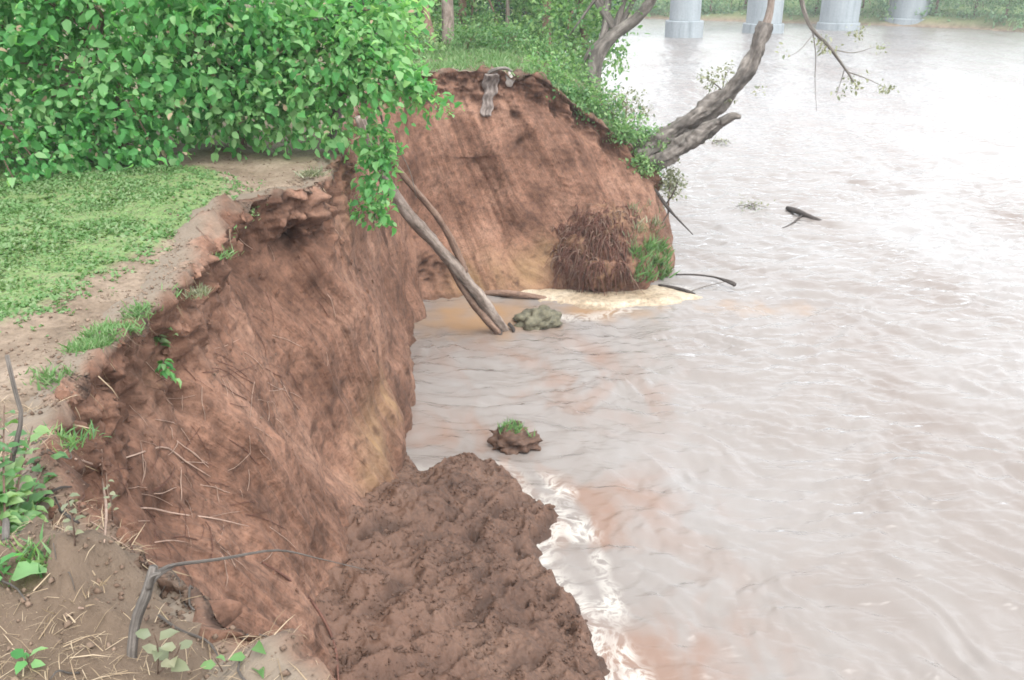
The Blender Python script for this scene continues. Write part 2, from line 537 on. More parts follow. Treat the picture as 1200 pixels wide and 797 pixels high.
# ------------------------------------------------------------------ river bank: rim, toe and the face between
ST = [  # rim x, y, z      toe x, y     e    undercut  shear  step
    (2.6, -5.0, 5.40,   4.6, -5.0,   1.3, 0.00, 0.0),
    (1.6, -2.0, 5.40,   3.6, -1.5,   1.3, 0.00, 0.0),
    (0.9, 0.0, 5.40,    2.6, 2.5,    1.3, 0.00, 0.0),
    (0.25, 1.15, 5.35,  1.2, 4.2,    1.4, 0.00, 0.2),
    (-0.55, 1.95, 5.15, 0.2, 5.0,    1.4, 0.03, 0.4),
    (-1.2, 2.5, 5.10,   -0.6, 5.4,   1.4, 0.05, 0.6),
    (-1.9, 3.2, 5.00,   -1.05, 5.8,  1.4, 0.10, 0.8),
    (-2.45, 4.6, 4.80,  -1.3, 6.6,   1.3, 0.10, 0.9),
    (-2.54, 6.5, 4.70,  -1.4, 7.8,   1.2, 0.04, 0.95),
    (-2.8, 8.0, 4.70,   -1.45, 9.0,  1.1, 0.03, 0.95),
    (-2.84, 8.8, 4.70,  -1.45, 9.8,  1.1, 0.06, 0.9),
    (-2.5, 9.35, 4.70,  -1.45, 10.5, 1.1, 0.16, 0.8),
    (-2.13, 9.75, 4.70, -1.48, 11.1, 1.1, 0.14, 0.7),
    (-2.15, 11.0, 4.70, -1.6, 12.2,  1.1, 0.05, 0.6),
    (-2.28, 11.9, 4.70, -1.7, 13.3,  1.1, 0.03, 0.5),
    (-2.6, 14.5, 4.70,  -1.85, 15.3, 1.1, 0.03, 0.4),
    (-2.7, 17.3, 4.72,  -1.95, 17.0, 1.1, 0.03, 0.2),
    (-2.5, 19.3, 4.72,  -1.95, 18.2, 1.1, 0.05, 0.0),
    (-1.8, 20.1, 4.72,  -1.5, 18.6,  1.1, 0.06, 2.0),
    (0.0, 20.2, 4.72,   0.0, 18.7,   1.1, 0.06, 3.0),
    (0.5, 20.3, 4.62,   0.77, 18.85, 1.2, 0.05, 3.5),
    (0.95, 20.4, 4.35,  1.7, 19.0,   1.2, 0.04, 3.5),
    (1.65, 20.6, 3.75,  2.7, 19.3,   1.1, 0.04, 3.0),
    (2.7, 20.8, 3.05,   3.4, 19.6,   1.0, 0.04, 2.0),
    (3.4, 21.2, 2.20,   3.95, 20.3,  0.9, 0.03, 1.0),
    (3.6, 22.2, 1.90,   4.25, 22.0,  0.9, 0.00, 0.0),
    (2.9, 25.0, 2.80,   4.3, 25.0,   1.0, 0.00, 0.0),
    (2.2, 32.0, 3.00,   4.1, 32.0,   1.0, 0.00, 0.0),
    (1.0, 45.0, 3.00,   3.0, 45.0,   1.0, 0.00, 0.0),
    (-2.0, 65.0, 3.00,  0.5, 66.0,   1.0, 0.00, 0.0),
    (-12.0, 90.0, 3.00, -9.0, 92.0,  1.0, 0.00, 0.0),
    (-40.0, 135.0, 3.0, -37.0, 138.0, 1.0, 0.00, 0.0),
]
ST = np.array(ST)
dense = spline(ST, 4000)
seg = np.linalg.norm(np.diff(dense[:, :2], axis=0), axis=1)
# spacing follows distance: fine near the viewer, coarse far away
dcam = np.linalg.norm(dense[:, :2], axis=1)
stepsz = np.clip(0.0022 * dcam + 0.008, 0.02, 0.5)
stepsz = np.where(dense[:, 1] > 23, stepsz * 3, stepsz)
stepsz = np.where(dense[:, 1] < 0.5, 0.08, stepsz)
cum = np.r_[0, np.cumsum(seg / stepsz[1:])]
nS = int(cum[-1])
idx = np.interp(np.arange(nS), cum, np.arange(len(dense)))
S = np.stack([np.interp(idx, np.arange(len(dense)), dense[:, k]) for k in range(8)], -1)
arc = np.r_[0, np.cumsum(np.linalg.norm(np.diff(S[:, :2], axis=0), axis=1))]
RIM = S[:, :2]
nT = 190
tt = np.linspace(0, 1, nT) ** 1.05
inner = np.array([0.7, 0.5, 0.32, 0.18, 0.08])
out2 = S[:, 3:5] - S[:, 0:2]
out2n = out2 / np.linalg.norm(out2, axis=1)[:, None]
tang = np.gradient(RIM, axis=0)
tang /= np.linalg.norm(tang, axis=1)[:, None]
nor2 = np.stack([tang[:, 1], -tang[:, 0]], -1)      # points to the river side
rows = []
tvals = []
for d in inner:
    p = np.hstack([RIM - nor2 * d, (S[:, 2] - 0.015 - 0.14 * sstep(0.2, 0.7, d))[:, None]])
    p = p + v3(0, 0, fbm(p * 3.5, 3) * 0.05 * (1 - d))
    rows.append(p); tvals.append(-d * 0.2)
e_, uc = S[:, 5], S[:, 6]
for t_ in tt:
    h = t_ ** e_ - uc * np.sin(np.pi * np.clip(t_ / 0.35, 0, 1)) 
    xy = RIM + out2 * h[:, None]
    z = S[:, 2] * (1 - t_) + (-0.25) * t_
    rows.append(np.hstack([xy, z[:, None]])); tvals.append(t_)
for k in (1, 2):
    xy = RIM + out2 + out2n * 0.5 * k
    rows.append(np.hstack([xy, np.full((nS, 1), -0.25 - 0.7 * k)])); tvals.append(1 + 0.1 * k)
G = np.stack(rows, 1)                               # (nS, rows, 3)
TV = np.array(tvals)
gs = np.gradient(G, axis=0); gt = np.gradient(G, axis=1)
NRM = np.cross(gt, gs)
NRM /= np.linalg.norm(NRM, axis=2)[:, :, None] + 1e-9
flip = np.sign((NRM[:, 60, :2] * nor2).sum(1))[:, None, None]
NRM *= flip
face_w = sstep(-0.005, 0.03, TV)[None, :] * np.ones((nS, 1))
down = np.maximum(TV, 0)[None, :] * S[:, 2][:, None]
A = arc[:, None] - down * S[:, 7][:, None] * 0.15      # sheared coordinate: drag marks run obliquely down the face
q = G
big = fbm(q * 0.75, 2) * 0.17
midn = fbm(q * 2.3 + 9, 3) * 0.03
strk = np.clip(fbm(v3(A * 1.3, down * 0.22, 2.0), 2), -.4, .25) * 0.15 + fbm(v3(A * 11, down * 0.9, 7.0), 3) * 0.022
ridge = -np.abs(fbm(v3(A * 5.5, down * 0.5, 3.3), 3)) * 0.03
fine = fbm(v3(A * 7, down * 2.2, 1.5) + q * 0.3, 3) * 0.020
lip = np.exp(-(TV / 0.035) ** 2)[None, :] * fbm(v3(arc[:, None] * 1.7, down * 1.2, 1.0), 4) * 0.24
under = -np.exp(-((TV - 0.11) / 0.05) ** 2)[None, :] * (0.10 + np.clip(fbm(v3(arc[:, None] * 2.0, down, 4.0), 3), -0.1, 1) * 0.28)
clod = fbm(q * 5.0 + 40, 3)
rough_zone = sstep(0.22, 0.03, TV)[None, :] * np.ones((nS, 1))
wq = np.stack(np.broadcast_arrays(arc[:, None] * 3.0 + fbm(q * 3 + 5, 2) * 0.5, down * 3.4 + fbm(q * 3 + 15, 2) * 0.5), -1)
wb, wbh = worley(wq)
wb2, wbh2 = worley(wq * 2.7 + 3)
patch = sstep(-0.15, 0.25, fbm(v3(arc[:, None] * 0.8, down * 0.5, 12.0), 3) + 0.55 * rough_zone)
lumps = np.clip(clod, -0.4, 0.5) * 0.10 * rough_zone + ((wbh - 0.5) * 0.20 * (wb < 0.62) + (wbh2 - 0.5) * 0.08) * rough_zone ** 0.7 * patch + (wbh2 - 0.5) * 0.010 * patch
farf = 1 + 0.4 * sstep(15.5, 18.5, S[:, 1])[:, None]
strk = strk * farf; ridge = ridge * farf
disp = (big + midn + strk + ridge + fine + lumps) * face_w + (lip + under)
nearfade = sstep(0.4, 2.2, S[:, 1])[:, None] * sstep(30, 22, S[:, 1])[:, None]
disp = disp * (0.15 + 0.85 * nearfade)
GV = G + NRM * disp[:, :, None]
nR = G.shape[1]
def build_bvh(V, F):
    return BVHTree.FromPolygons([tuple(v) for v in V], [tuple(f) for f in F], all_triangles=False)
sub = slice(None, None, 4)
Vs = GV[::4, ::4].reshape(-1, 3)
bvh0 = build_bvh(Vs, grid_faces(len(GV[::4]), len(GV[0, ::4])))
def hit0(u, v):
    r = bvh0.ray_cast(Vector((0, 0, H)), sight(u, v))
    return np.array(r[0]) if r[0] is not None else None
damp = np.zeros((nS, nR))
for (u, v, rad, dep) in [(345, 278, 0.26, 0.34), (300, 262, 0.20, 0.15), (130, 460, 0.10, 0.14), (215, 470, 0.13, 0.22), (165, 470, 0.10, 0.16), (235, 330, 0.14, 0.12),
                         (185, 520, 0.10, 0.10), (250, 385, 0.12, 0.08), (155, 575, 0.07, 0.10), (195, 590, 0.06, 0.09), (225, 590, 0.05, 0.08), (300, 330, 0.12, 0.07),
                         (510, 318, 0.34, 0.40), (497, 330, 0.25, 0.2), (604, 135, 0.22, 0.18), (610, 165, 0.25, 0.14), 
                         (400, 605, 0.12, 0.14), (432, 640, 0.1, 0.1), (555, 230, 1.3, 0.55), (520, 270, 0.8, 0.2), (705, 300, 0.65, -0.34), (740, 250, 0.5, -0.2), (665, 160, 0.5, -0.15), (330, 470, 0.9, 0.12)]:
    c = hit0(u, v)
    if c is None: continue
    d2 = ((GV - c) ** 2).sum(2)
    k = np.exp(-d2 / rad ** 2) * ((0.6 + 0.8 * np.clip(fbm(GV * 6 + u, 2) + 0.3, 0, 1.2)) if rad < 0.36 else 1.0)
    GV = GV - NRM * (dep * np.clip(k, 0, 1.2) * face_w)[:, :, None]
    if 0 < dep and rad < 0.45: damp = np.maximum(damp, np.clip(k * 0.85, 0, 0.8))  # shade of the hollows painted in along with their dark fresh soil
ochre = np.zeros((nS, nR))
for (u, v, rad) in [(440, 520, 0.55), (455, 470, 0.5), (620, 320, 0.55), (560, 330, 0.7), (440, 560, 0.4), (700, 320, 0.4), (640, 300, 0.4)]:
    c = hit0(u, v)
    if c is None: continue
    ochre = np.maximum(ochre, np.exp(-((GV - c) ** 2).sum(2) / rad ** 2))
ochre *= np.clip(0.75 + fbm(v3(A * 2.5, down * 0.6, 5.0), 3), 0, 1.2) * 0.8
band = sstep(0.16, 0.0, TV)[None, :] * np.clip(0.42 + fbm(GV * 3, 3), 0, 1) * 0.85 * sstep(-0.01, 0.01, TV)[None, :]  # dark fresh soil plus painted crevice shade below the rim lip
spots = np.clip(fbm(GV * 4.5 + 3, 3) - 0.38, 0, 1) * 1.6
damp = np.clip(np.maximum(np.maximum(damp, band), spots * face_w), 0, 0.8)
wetline = sstep(0.12, 0.0, GV[:, :, 2]) * 0.45
damp = np.maximum(damp, wetline)
top_a = (sstep(0.012, -0.02, TV)[None, :] * np.ones((nS, 1)))
topmix = np.clip(top_a + (fbm(GV * 4 + 77, 2) * 0.8) * (top_a > 0.02) * (top_a < 0.98), 0, 1)
uvc = np.stack([A, np.repeat(down, 1, 0)], -1).reshape(-1, 2)
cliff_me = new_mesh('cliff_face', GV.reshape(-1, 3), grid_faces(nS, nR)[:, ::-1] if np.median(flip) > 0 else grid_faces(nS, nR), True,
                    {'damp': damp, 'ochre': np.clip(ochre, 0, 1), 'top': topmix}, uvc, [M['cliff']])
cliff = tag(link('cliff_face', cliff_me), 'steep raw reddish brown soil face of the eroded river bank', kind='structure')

# ---- top of the bank
def rim_dist(X, Y):
    """signed distance to the rim (positive inland), nearest rim height, in plan"""
    step = max(1, len(RIM) // 700)
    R2 = S[::step, :2]; Z2 = S[::step, 2]; N2 = nor2[::step]
    P = np.stack([X.ravel(), Y.ravel()], -1)
    D = np.empty(len(P)); Z = np.empty(len(P))
    for s in range(0, len(P), 20000):
        d = ((P[s:s + 20000, None, :] - R2[None]) ** 2).sum(2)
        k = d.argmin(1)
        dv = P[s:s + 20000] - R2[k]
        sg = np.where((dv * N2[k]).sum(1) > 0, -1, 1)
        D[s:s + 20000] = np.sqrt(d[np.arange(len(k)), k]) * sg
        Z[s:s + 20000] = Z2[k]
    return D.reshape(X.shape), Z.reshape(X.shape)

def px_poly(pts, z):
    return np.array([tuple(at(u, v, z=z))[:2] for u, v in pts])
def in_poly(X, Y, poly):
    r = np.zeros(X.shape, bool)
    n = len(poly)
    for i in range(n):
        (x1, y1), (x2, y2) = poly[i], poly[(i + 1) % n]
        c = ((y1 > Y) != (y2 > Y)) & (X < (x2 - x1) * (Y - y1) / (y2 - y1 + 1e-12) + x1)
        r ^= c
    return r
def line_dist(X, Y, line):
    best = np.full(X.shape, 99.0)
    for (x1, y1), (x2, y2) in zip(line[:-1], line[1:]):
        dx, dy = x2 - x1, y2 - y1
        t = np.clip(((X - x1) * dx + (Y - y1) * dy) / (dx * dx + dy * dy), 0, 1)
        best = np.minimum(best, np.hypot(X - x1 - t * dx, Y - y1 - t * dy))
    return best
PATH = np.vstack([[(-5.0, 3.2)], px_poly([(-60, 450), (30, 405), (120, 362), (195, 318), (245, 278), (282, 236), (296, 205), (270, 186), (200, 192)], 4.7), [(-5.4, 11.6), (-8, 12.4)]])
GRASS = np.vstack([[(-9, 4.2), (-4.4, 4.75)], px_poly([(0, 380), (60, 350), (150, 300), (215, 268), (262, 238), (270, 215), (240, 198), (170, 196), (120, 188), (-80, 190)], 4.7)])
STRIP = px_poly([(75, 430), (130, 385), (185, 345), (215, 330), (222, 372), (200, 420), (120, 440)], 4.7)
MOUND = [(-1.70, 2.05, 0.50, 0.22), (-1.22, 2.30, 0.34, 0.14), (-2.3, 2.6, 0.3, 0.10)]

def ground_z(X, Y, D, Z):
    base = 4.74 + 0.66 * sstep(4.4, 1.0, Y) * sstep(-6, -1, X)
    z = Z + (base - Z) * sstep(0.0, 3.2, D)
    p = v3(X, Y, 0)
    z = z + fbm(p * 0.6, 3) * 0.08 * sstep(0.2, 1.5, D) + fbm(p * 5, 3) * (0.016 + 0.045 * sstep(4.5, 3.2, Y)) + fbm(p * 17, 2) * (0.005 + 0.016 * sstep(4.5, 3.2, Y))
    z = z - 0.05 * np.exp(-(line_dist(X, Y, PATH) / 0.3) ** 2)
    for (mx, my, mr, mh) in MOUND:
        r2 = ((X - mx) ** 2 + (Y - my) ** 2) / mr ** 2
        z = z + mh * np.exp(-r2) * (1 + 0.5 * fbm(p * 4, 3))
    z = z - 0.09 * sstep(0.34, 0.10, D)
    return z
ys = np.r_[np.arange(-8, 0.4, 0.2), np.arange(0.4, 13, 0.05), np.arange(13, 26, 0.12), np.geomspace(26, 150, 60)]
xs = np.r_[-np.geomspace(90, 9, 36), np.arange(-8.95, 1.4, 0.05), np.arange(1.4, 6, 0.12)]
X, Y = np.meshgrid(xs, ys)
D, Zr = rim_dist(X, Y)
Zg = ground_z(X, Y, D, Zr)
pd = line_dist(X, Y, PATH)
nz = fbm(v3(X * 2.2, Y * 2.2, 0), 4)
gmask = in_poly(X, Y, GRASS) * 1.0
for _ in range(3):
    gmask[1:-1, 1:-1] = (gmask[1:-1, 1:-1] + gmask[:-2, 1:-1] + gmask[2:, 1:-1] + gmask[1:-1, :-2] + gmask[1:-1, 2:]) / 5
green = np.clip(gmask * 1.1 + nz * 0.35 * (gmask > 0.02), 0, 1)
green = np.maximum(green, in_poly(X, Y, STRIP) * np.clip(0.35 + nz, 0, 1) * 0.6)
green = np.maximum(green, sstep(10.5, 12.5, Y) * 0.8)
green = np.maximum(green, sstep(-3.2, -4.5, X) * sstep(4.5, 3.5, Y) * 0.7)
green *= (1 - 0.9 * np.exp(-(pd / 0.28) ** 4))
darkg = np.clip(sstep(11, 12, Y) * 0.75 + sstep(4.2, 3.0, Y) * 0.75, 0, 1)  # darker soil with litter behind the shrubs and on the near mound
keep = (D > 0.1)
kf = keep[:-1, :-1] & keep[1:, :-1] & keep[1:, 1:] & keep[:-1, 1:]
V, F, gr_, dg_ = compact(v3(X, Y, Zg).reshape(-1, 3), grid_faces(len(ys), len(xs), kf)[:, ::-1], green.ravel(), darkg.ravel())
ground_me = new_mesh('bank_top_ground', V, F, True, {'green': gr_, 'damp': dg_}, None, [M['ground']])
tag(link('bank_top_ground', ground_me), 'flat top of the river bank with a worn bare footpath', kind='structure')

# ---- slumped mud at the foot of the near face
MUDTOE = np.vstack([[(-1.7, 11.7), (-1.45, 11.35)], [tuple(at(u, v, z=0))[:2] for u, v in
          [(500, 558), (520, 546), (548, 540), (580, 543), (598, 556), (612, 580), (640, 598), (656, 604), (648, 622), (630, 640), (634, 662), (655, 690), (680, 712), (692, 742), (704, 772), (716, 800)]],
          [(1.15, 6.5), (1.5, 5.0), (2.6, 3.6), (3.6, 2.0), (0, 1.5), (-3.0, 4.0), (-3.0, 9)]])
mxs = np.arange(-3.0, 2.6, 0.022); mys = np.arange(3.0, 12.2, 0.022)
X, Y = np.meshgrid(mxs, mys)
inside = in_poly(X, Y, MUDTOE)
dt = line_dist(X, Y, MUDTOE[1:22])
sd = np.where(inside, dt, -dt)
sd = sd + fbm(v3(X * 3.5, Y * 3.5, 0), 3) * 0.08
prof = np.where(sd > 0, 0.16 * sstep(0, 0.14, sd) + 0.40 * np.clip(sd, 0, 9) ** 0.95, sd * 0.9)
prof = np.minimum(prof, 1.75)
p2 = v3(X, Y, 0)
wv, wh = worley(np.stack([X * 3.1 + 0.5 * fbm(p2 * 2, 2), Y * 2.3 + 0.5 * fbm(p2 * 2 + 5, 2)], -1))
wv2, wh2 = worley(np.stack([X * 8 + 0.6 * fbm(p2 * 4, 2), Y * 6 + 0.6 * fbm(p2 * 4 + 5, 2)], -1))
# steps that drag across the slope
sl = X * 0.85 - Y * 0.52
stepn = np.abs(fbm(v3(sl * 3.2, (X * 0.52 + Y * 0.85) * 1.1, 2.0), 4))
mudz = prof + sstep(-0.15, 0.3, sd) * ((wh - 0.5) * 0.05 + (wh2 - 0.5) * 0.035 * (wh > 0.4) + (0.3 - wv ** 2) * 0.04 + fbm(p2 * 1.4, 3) * 0.12 - stepn * 0.15 + fbm(p2 * 9, 4, 0.6) * 0.026)
holes = np.clip(fbm(v3(sl * 7, (X * 0.52 + Y * 0.85) * 3.4, 31.0), 3) - 0.45, 0, 0.3) * 1.2
mudz = mudz - holes * 0.35 * sstep(0, 0.3, sd)
kf = (sd > -0.5)
kf = kf[:-1, :-1] & kf[1:, :-1] & kf[1:, 1:] & kf[:-1, 1:]
mdamp_shade = np.clip(holes * 2.2 + np.clip(stepn - 0.28, 0, 1) * 1.2 + sstep(0.16, 0.02, mudz) * 0.5, 0, 0.75)  # shade painted into holes and cracks, plus real damp at the waterline
moch = np.clip(sstep(1.2, 2.3, sd) + fbm(p2 * 2.2, 3) * 0.5, 0, 1)
V, F, da_, oc_ = compact(v3(X, Y, mudz).reshape(-1, 3), grid_faces(len(mys), len(mxs), kf)[:, ::-1], mdamp_shade.ravel(), moch.ravel())
mud_me = new_mesh('mud_slump', V, F, True, {'damp': da_, 'ochre': oc_}, None, [M['mud']])
mud = tag(link('mud_slump', mud_me), 'lumpy dark brown slumped mud running down into the river', kind='structure')

# ---- ray casting on the built ground for placing things
def np_mesh(me):
    n = len(me.vertices); c = np.zeros(n * 3, np.float32); me.vertices.foreach_get('co', c)
    return c.reshape(-1, 3)
def bvh_of(me):
    V = np_mesh(me)
    L = np.zeros(len(me.loops), np.int32); me.loops.foreach_get('vertex_index', L)
    return BVHTree.FromPolygons(V.tolist(), L.reshape(-1, 4).tolist())
BV = {'cliff': bvh_of(cliff_me), 'ground': bvh_of(ground_me), 'mud': bvh_of(mud_me)}
def hit(u, v, only=None, water=True):
    o, d = Vector((0, 0, H)), sight(u, v)
    best = None
    for k, b in BV.items():
        if only and k not in only: continue
        r = b.ray_cast(o, d)
        if r[0] is not None and (best is None or r[3] < best[2]):
            best = (r[0], r[1], r[3])
    if water and (best is None or best[0].z < 0) and not only:
        return at(u, v, z=0), Vector((0, 0, 1))
    if best is None: return at(u, v, z=0), Vector((0, 0, 1))
    n = best[1]
    if n.dot(d) > 0: n = -n
    return best[0], n
def drop(x, y):
    """height of the land at x, y"""
    z = -9
    for b in BV.values():
        r = b.ray_cast(Vector((x, y, 30)), Vector((0, 0, -1)))
        if r[0] is not None: z = max(z, r[0].z)
    return z

# ---- river bed, far bank, water
bed = new_mesh('river_bed', [(-400, -60, -2.2), (400, -60, -2.2), (400, 420, -2.2), (-400, 420, -2.2)], [(0, 1, 2, 3)], False, None, None, [M['sod']])
tag(link('river_bed', bed), 'muddy river bed under the flood water', kind='structure')

FB = np.array([(-160, 205), (-60, 160), (-10, 131), (17, 117.6), (33, 109.5), (46.8, 102.8), (52.3, 95.6), (62, 84), (80, 66), (120, 40), (220, 0)], float)
fb = spline(FB, 240)
tb = np.gradient(fb, axis=0); tb /= np.linalg.norm(tb, axis=1)[:, None]
nb = np.stack([-tb[:, 1], tb[:, 0]], -1)
prof_b = [(-2.0, -1.6), (-0.6, -0.3), (0.0, 0.05), (0.8, 0.45), (2.5, 1.1), (6, 1.8), (14, 2.4), (40, 3.0), (120, 4.0)]
rows = []
for d, z in prof_b:
    xy = fb + nb * (d + (fbm(v3(fb[:, 0] * 0.2, fb[:, 1] * 0.2, d), 3) * 0.9)[:, None])
    rows.append(np.hstack([xy, (z + fbm(v3(fb[:, 0] * 0.15, fb[:, 1] * 0.15, d * 0.3 + 4), 3) * 0.25 * (d > 0))[:, None]]))
Gb = np.stack(rows, 1)
gtint = np.ones(len(fb) * len(prof_b)) * np.tile(sstep(0.0, 1.5, np.array([d for d, z in prof_b])), len(fb))
fb_me = new_mesh('far_bank', Gb.reshape(-1, 3), grid_faces(len(fb), len(prof_b)), True, {'green': gtint, 'damp': np.zeros(len(gtint))}, None, [M['ground']])
tag(link('far_bank', fb_me), 'low green bank across the river', kind='structure')

def wave_height(X, Y):
    p = v3(X, Y, 0)
    wx = fbm(p * 0.35, 2) * 0.9
    wy = fbm(p * 0.35 + 11, 2) * 0.9
    a1 = math.radians(62)
    c, s = math.cos(a1), math.sin(a1)
    u1 = (X + wx) * c + (Y + wy) * s
    w1 = -(X + wx) * s + (Y + wy) * c
    n1 = fbm(v3(u1 * 1.7, w1 * 0.62, 0.3), 3)
    a2 = math.radians(100)
    c, s = math.cos(a2), math.sin(a2)
    u2 = (X + wx) * c + (Y + wy) * s
    w2 = -(X + wx) * s + (Y + wy) * c
    n2 = fbm(v3(u2 * 4.2, w2 * 1.7, 4.3), 3)
    swell = fbm(p * np.array([0.3, 0.22, 1]), 2)
    return (0.5 - np.sqrt(n1 * n1 + 0.004)) * 0.14 + n2 * 0.05 + swell * 0.05 - 0.03

wy_ = np.r_[np.arange(-40, 4.5, 1.5)]
v_ = [4.6]
while v_[-1] < 140: v_.append(v_[-1] + max(0.035, 0.0042 * v_[-1] ** 1.15))
wy_ = np.r_[wy_, v_, np.geomspace(146, 400, 16)]
sx = np.r_[np.linspace(-3.2, -0.62, 26), np.linspace(-0.6, 1.15, 640), np.linspace(1.18, 3.2, 26)]
X = sx[None, :] * (np.maximum(wy_, 4.6)[:, None] * 0.85 + 2.0)
X = np.where(wy_[:, None] < 4.6, sx[None, :] * (60 - 0 * wy_[:, None]) * 0 + np.sign(sx[None, :]) * np.abs(sx[None, :]) * (4.6 * 0.85 + 2.0), X)
Y = np.repeat(wy_[:, None], len(sx), 1)
X[:, 0] = -390; X[:, -1] = 390
Dr = line_dist(X, Y, MUDTOE[1:19])
calm = np.exp(-(((X + 0.7) / 1.25) ** 2 + ((Y - 17.5) / 1.05) ** 2) ** 1.5)
calm = np.maximum(calm, 0.95 * np.exp(-(((X - 1.9) / 0.95) ** 2 + ((Y - 17.75) / 0.36) ** 2)))
calm = np.maximum(calm, 0.55 * np.exp(-(((X - 5.4) / 0.9) ** 2 + ((Y - 18.0) / 0.35) ** 2)))
calm = np.clip(calm + fbm(v3(X * 1.8, Y * 1.8, 3), 3) * 0.4 * (calm > 0.03), 0, 1)
amp = (1 - 0.85 * calm) * (0.55 + 0.45 * sstep(0.0, 1.0, Dr)) * np.where(Y > 60, sstep(220, 60, Y), 1.0)
spit_line = np.array([tuple(at(u, v, z=0))[:2] for u, v in [(625, 344), (700, 352), (755, 349), (805, 346)]])
amp = amp * (1 - 0.9 * np.exp(-(line_dist(X, Y, spit_line) / 0.7) ** 2))
Wz = wave_height(X, Y) * amp * 0.75
# foam: a band licking along the mud edge, a cream raft off the far headland, threads along the current
f1 = np.exp(-(np.clip(Dr - 0.05, 0, 9) / 0.22) ** 1.4) * sstep(12.6, 10.4, Y) * 0.56
edge_line = np.array([tuple(at(u, v, z=0))[:2] for u, v in [(640, 560), (672, 600), (690, 640), (700, 680), (716, 720), (732, 760), (745, 800)]])
f1 = np.maximum(f1, np.exp(-((line_dist(X, Y, edge_line) + 0.12 * fbm(v3(X * 2.5, Y * 2.5, 6), 3)) / 0.22) ** 2) * (0.56 + 0.6 * fbm(v3(X * 1.6, Y * 1.6, 16), 2)))
raft = np.array([tuple(at(u, v, z=0))[:2] for u, v in [(600, 338), (650, 346), (700, 350), (750, 346), (800, 340)]])
f2 = np.exp(-(line_dist(X, Y, raft) / 0.5) ** 2) * 0.42
raft2 = np.array([tuple(at(u, v, z=0))[:2] for u, v in [(640, 372), (690, 372), (740, 362)]])
f2 = np.maximum(f2, np.exp(-(line_dist(X, Y, raft2) / 0.30) ** 2) * 0.5)
wxp = fbm(v3(X * 0.4, Y * 0.4, 8), 3) * 1.2
thr = np.exp(-(np.abs(fbm(v3((X + wxp) * 0.8, (Y + wxp) * 0.28, 1.5), 3)) / 0.05) ** 2)
f3 = thr * 0.17 * sstep(0.5, 6, Dr)
chop = np.clip(fbm(v3(X * 1.3, Y * 1.3, 2.5), 4), 0, 1) * 0.16 * np.exp(-((Dr - 0.8) / 1.6) ** 2)
foam = np.clip(np.maximum(np.maximum(f1, f2), f3) + chop, 0, 1)
swl = fbm(v3((X + wxp * .8) * 1.4, (Y - wxp * .6) * .8, 5.5), 4)
silt = np.clip(np.exp(-(np.clip(Dr, 0, 99) / 1.7) ** 2) * (0.35 + 1.3 * swl), 0, 1)
silt = np.maximum(silt, np.clip(np.exp(-(np.hypot((X - .4) / 2.4, (Y - 14.5) / 2.2)) ** 2) * (0.15 + 1.2 * swl), 0, 1))
water_me = new_mesh('river_water', v3(X, Y, Wz).reshape(-1, 3), grid_faces(len(wy_), len(sx))[:, ::-1], True,
                    {'foam': foam, 'calm': calm, 'silt': silt}, None, [M['water']])
tag(link('river_water', water_me), 'pale muddy brown flood water of the river', kind='structure')
# ---- pale bar of silt at the foot of the headland
SPIT = np.array([tuple(at(u, v, z=0))[:2] for u, v in [(585, 334), (630, 337), (680, 337), (735, 333), (775, 334), (802, 340), (826, 349), (795, 356), (755, 358), (715, 363), (680, 361), (640, 353), (605, 345)]])
sxs = np.arange(-.6, 5.2, .03); sys_ = np.arange(17.2, 20.2, .03)
X, Y = np.meshgrid(sxs, sys_)
sdp = np.where(in_poly(X, Y, SPIT), 1, -1) * line_dist(X, Y, np.vstack([SPIT, SPIT[:1]])) + fbm(v3(X * 2.5, Y * 4, 3), 3) * 0.10
zsp = np.where(sdp > 0, 0.075 * sstep(0, .22, sdp), sdp * .35) - 0.005 + fbm(v3(X * 4, Y * 4, 9), 3) * .012
kf = sdp > -.45
kf = kf[:-1, :-1] & kf[1:, :-1] & kf[1:, 1:] & kf[:-1, 1:]
V, F, sd_ = compact(v3(X, Y, zsp).reshape(-1, 3), grid_faces(len(sys_), len(sxs), kf)[:, ::-1], np.clip(sstep(.03, -.01, zsp) * .8, 0, .8).ravel())
M['silt'] = soil_material('pale_silt', (0.20, 0.150, 0.100), (0.29, 0.235, 0.170), (0.36, 0.310, 0.240), streaks=False, rough=0.5)
tag(link('silt_bar', new_mesh('silt_bar', V, F, True, {'damp': sd_ * .5}, None, [M['silt']])), 'pale cream bar of silt at the foot of the headland', kind='structure')
print('terrain', nS, nR, len(wy_), len(sx))
#OBJECTS
# ------------------------------------------------------------------ foliage tools
LT = np.array([(0, 0, 0), (.30, .42, .07), (.30, -.42, .07), (.5, 0, 0), (.72, .31, .04), (.72, -.31, .04), (1, 0, -.12)])
LF = np.array([(0, 3, 1), (0, 2, 3), (3, 4, 1), (3, 2, 5), (3, 6, 4), (3, 5, 6)])
BT = np.array([(0, .06, 0), (0, -.06, 0), (.55, .05, .03), (.55, -.05, .03), (1, 0, -.12)])      # grass blade
BF = np.array([(0, 1, 3), (0, 3, 2), (2, 3, 4)])

def unit(a):
    return a / (np.linalg.norm(a, axis=-1, keepdims=True) + 1e-9)

def frames(axis, nrm):
    x = unit(axis)
    y = unit(np.cross(nrm, x))
    z = np.cross(x, y)
    return x, y, z

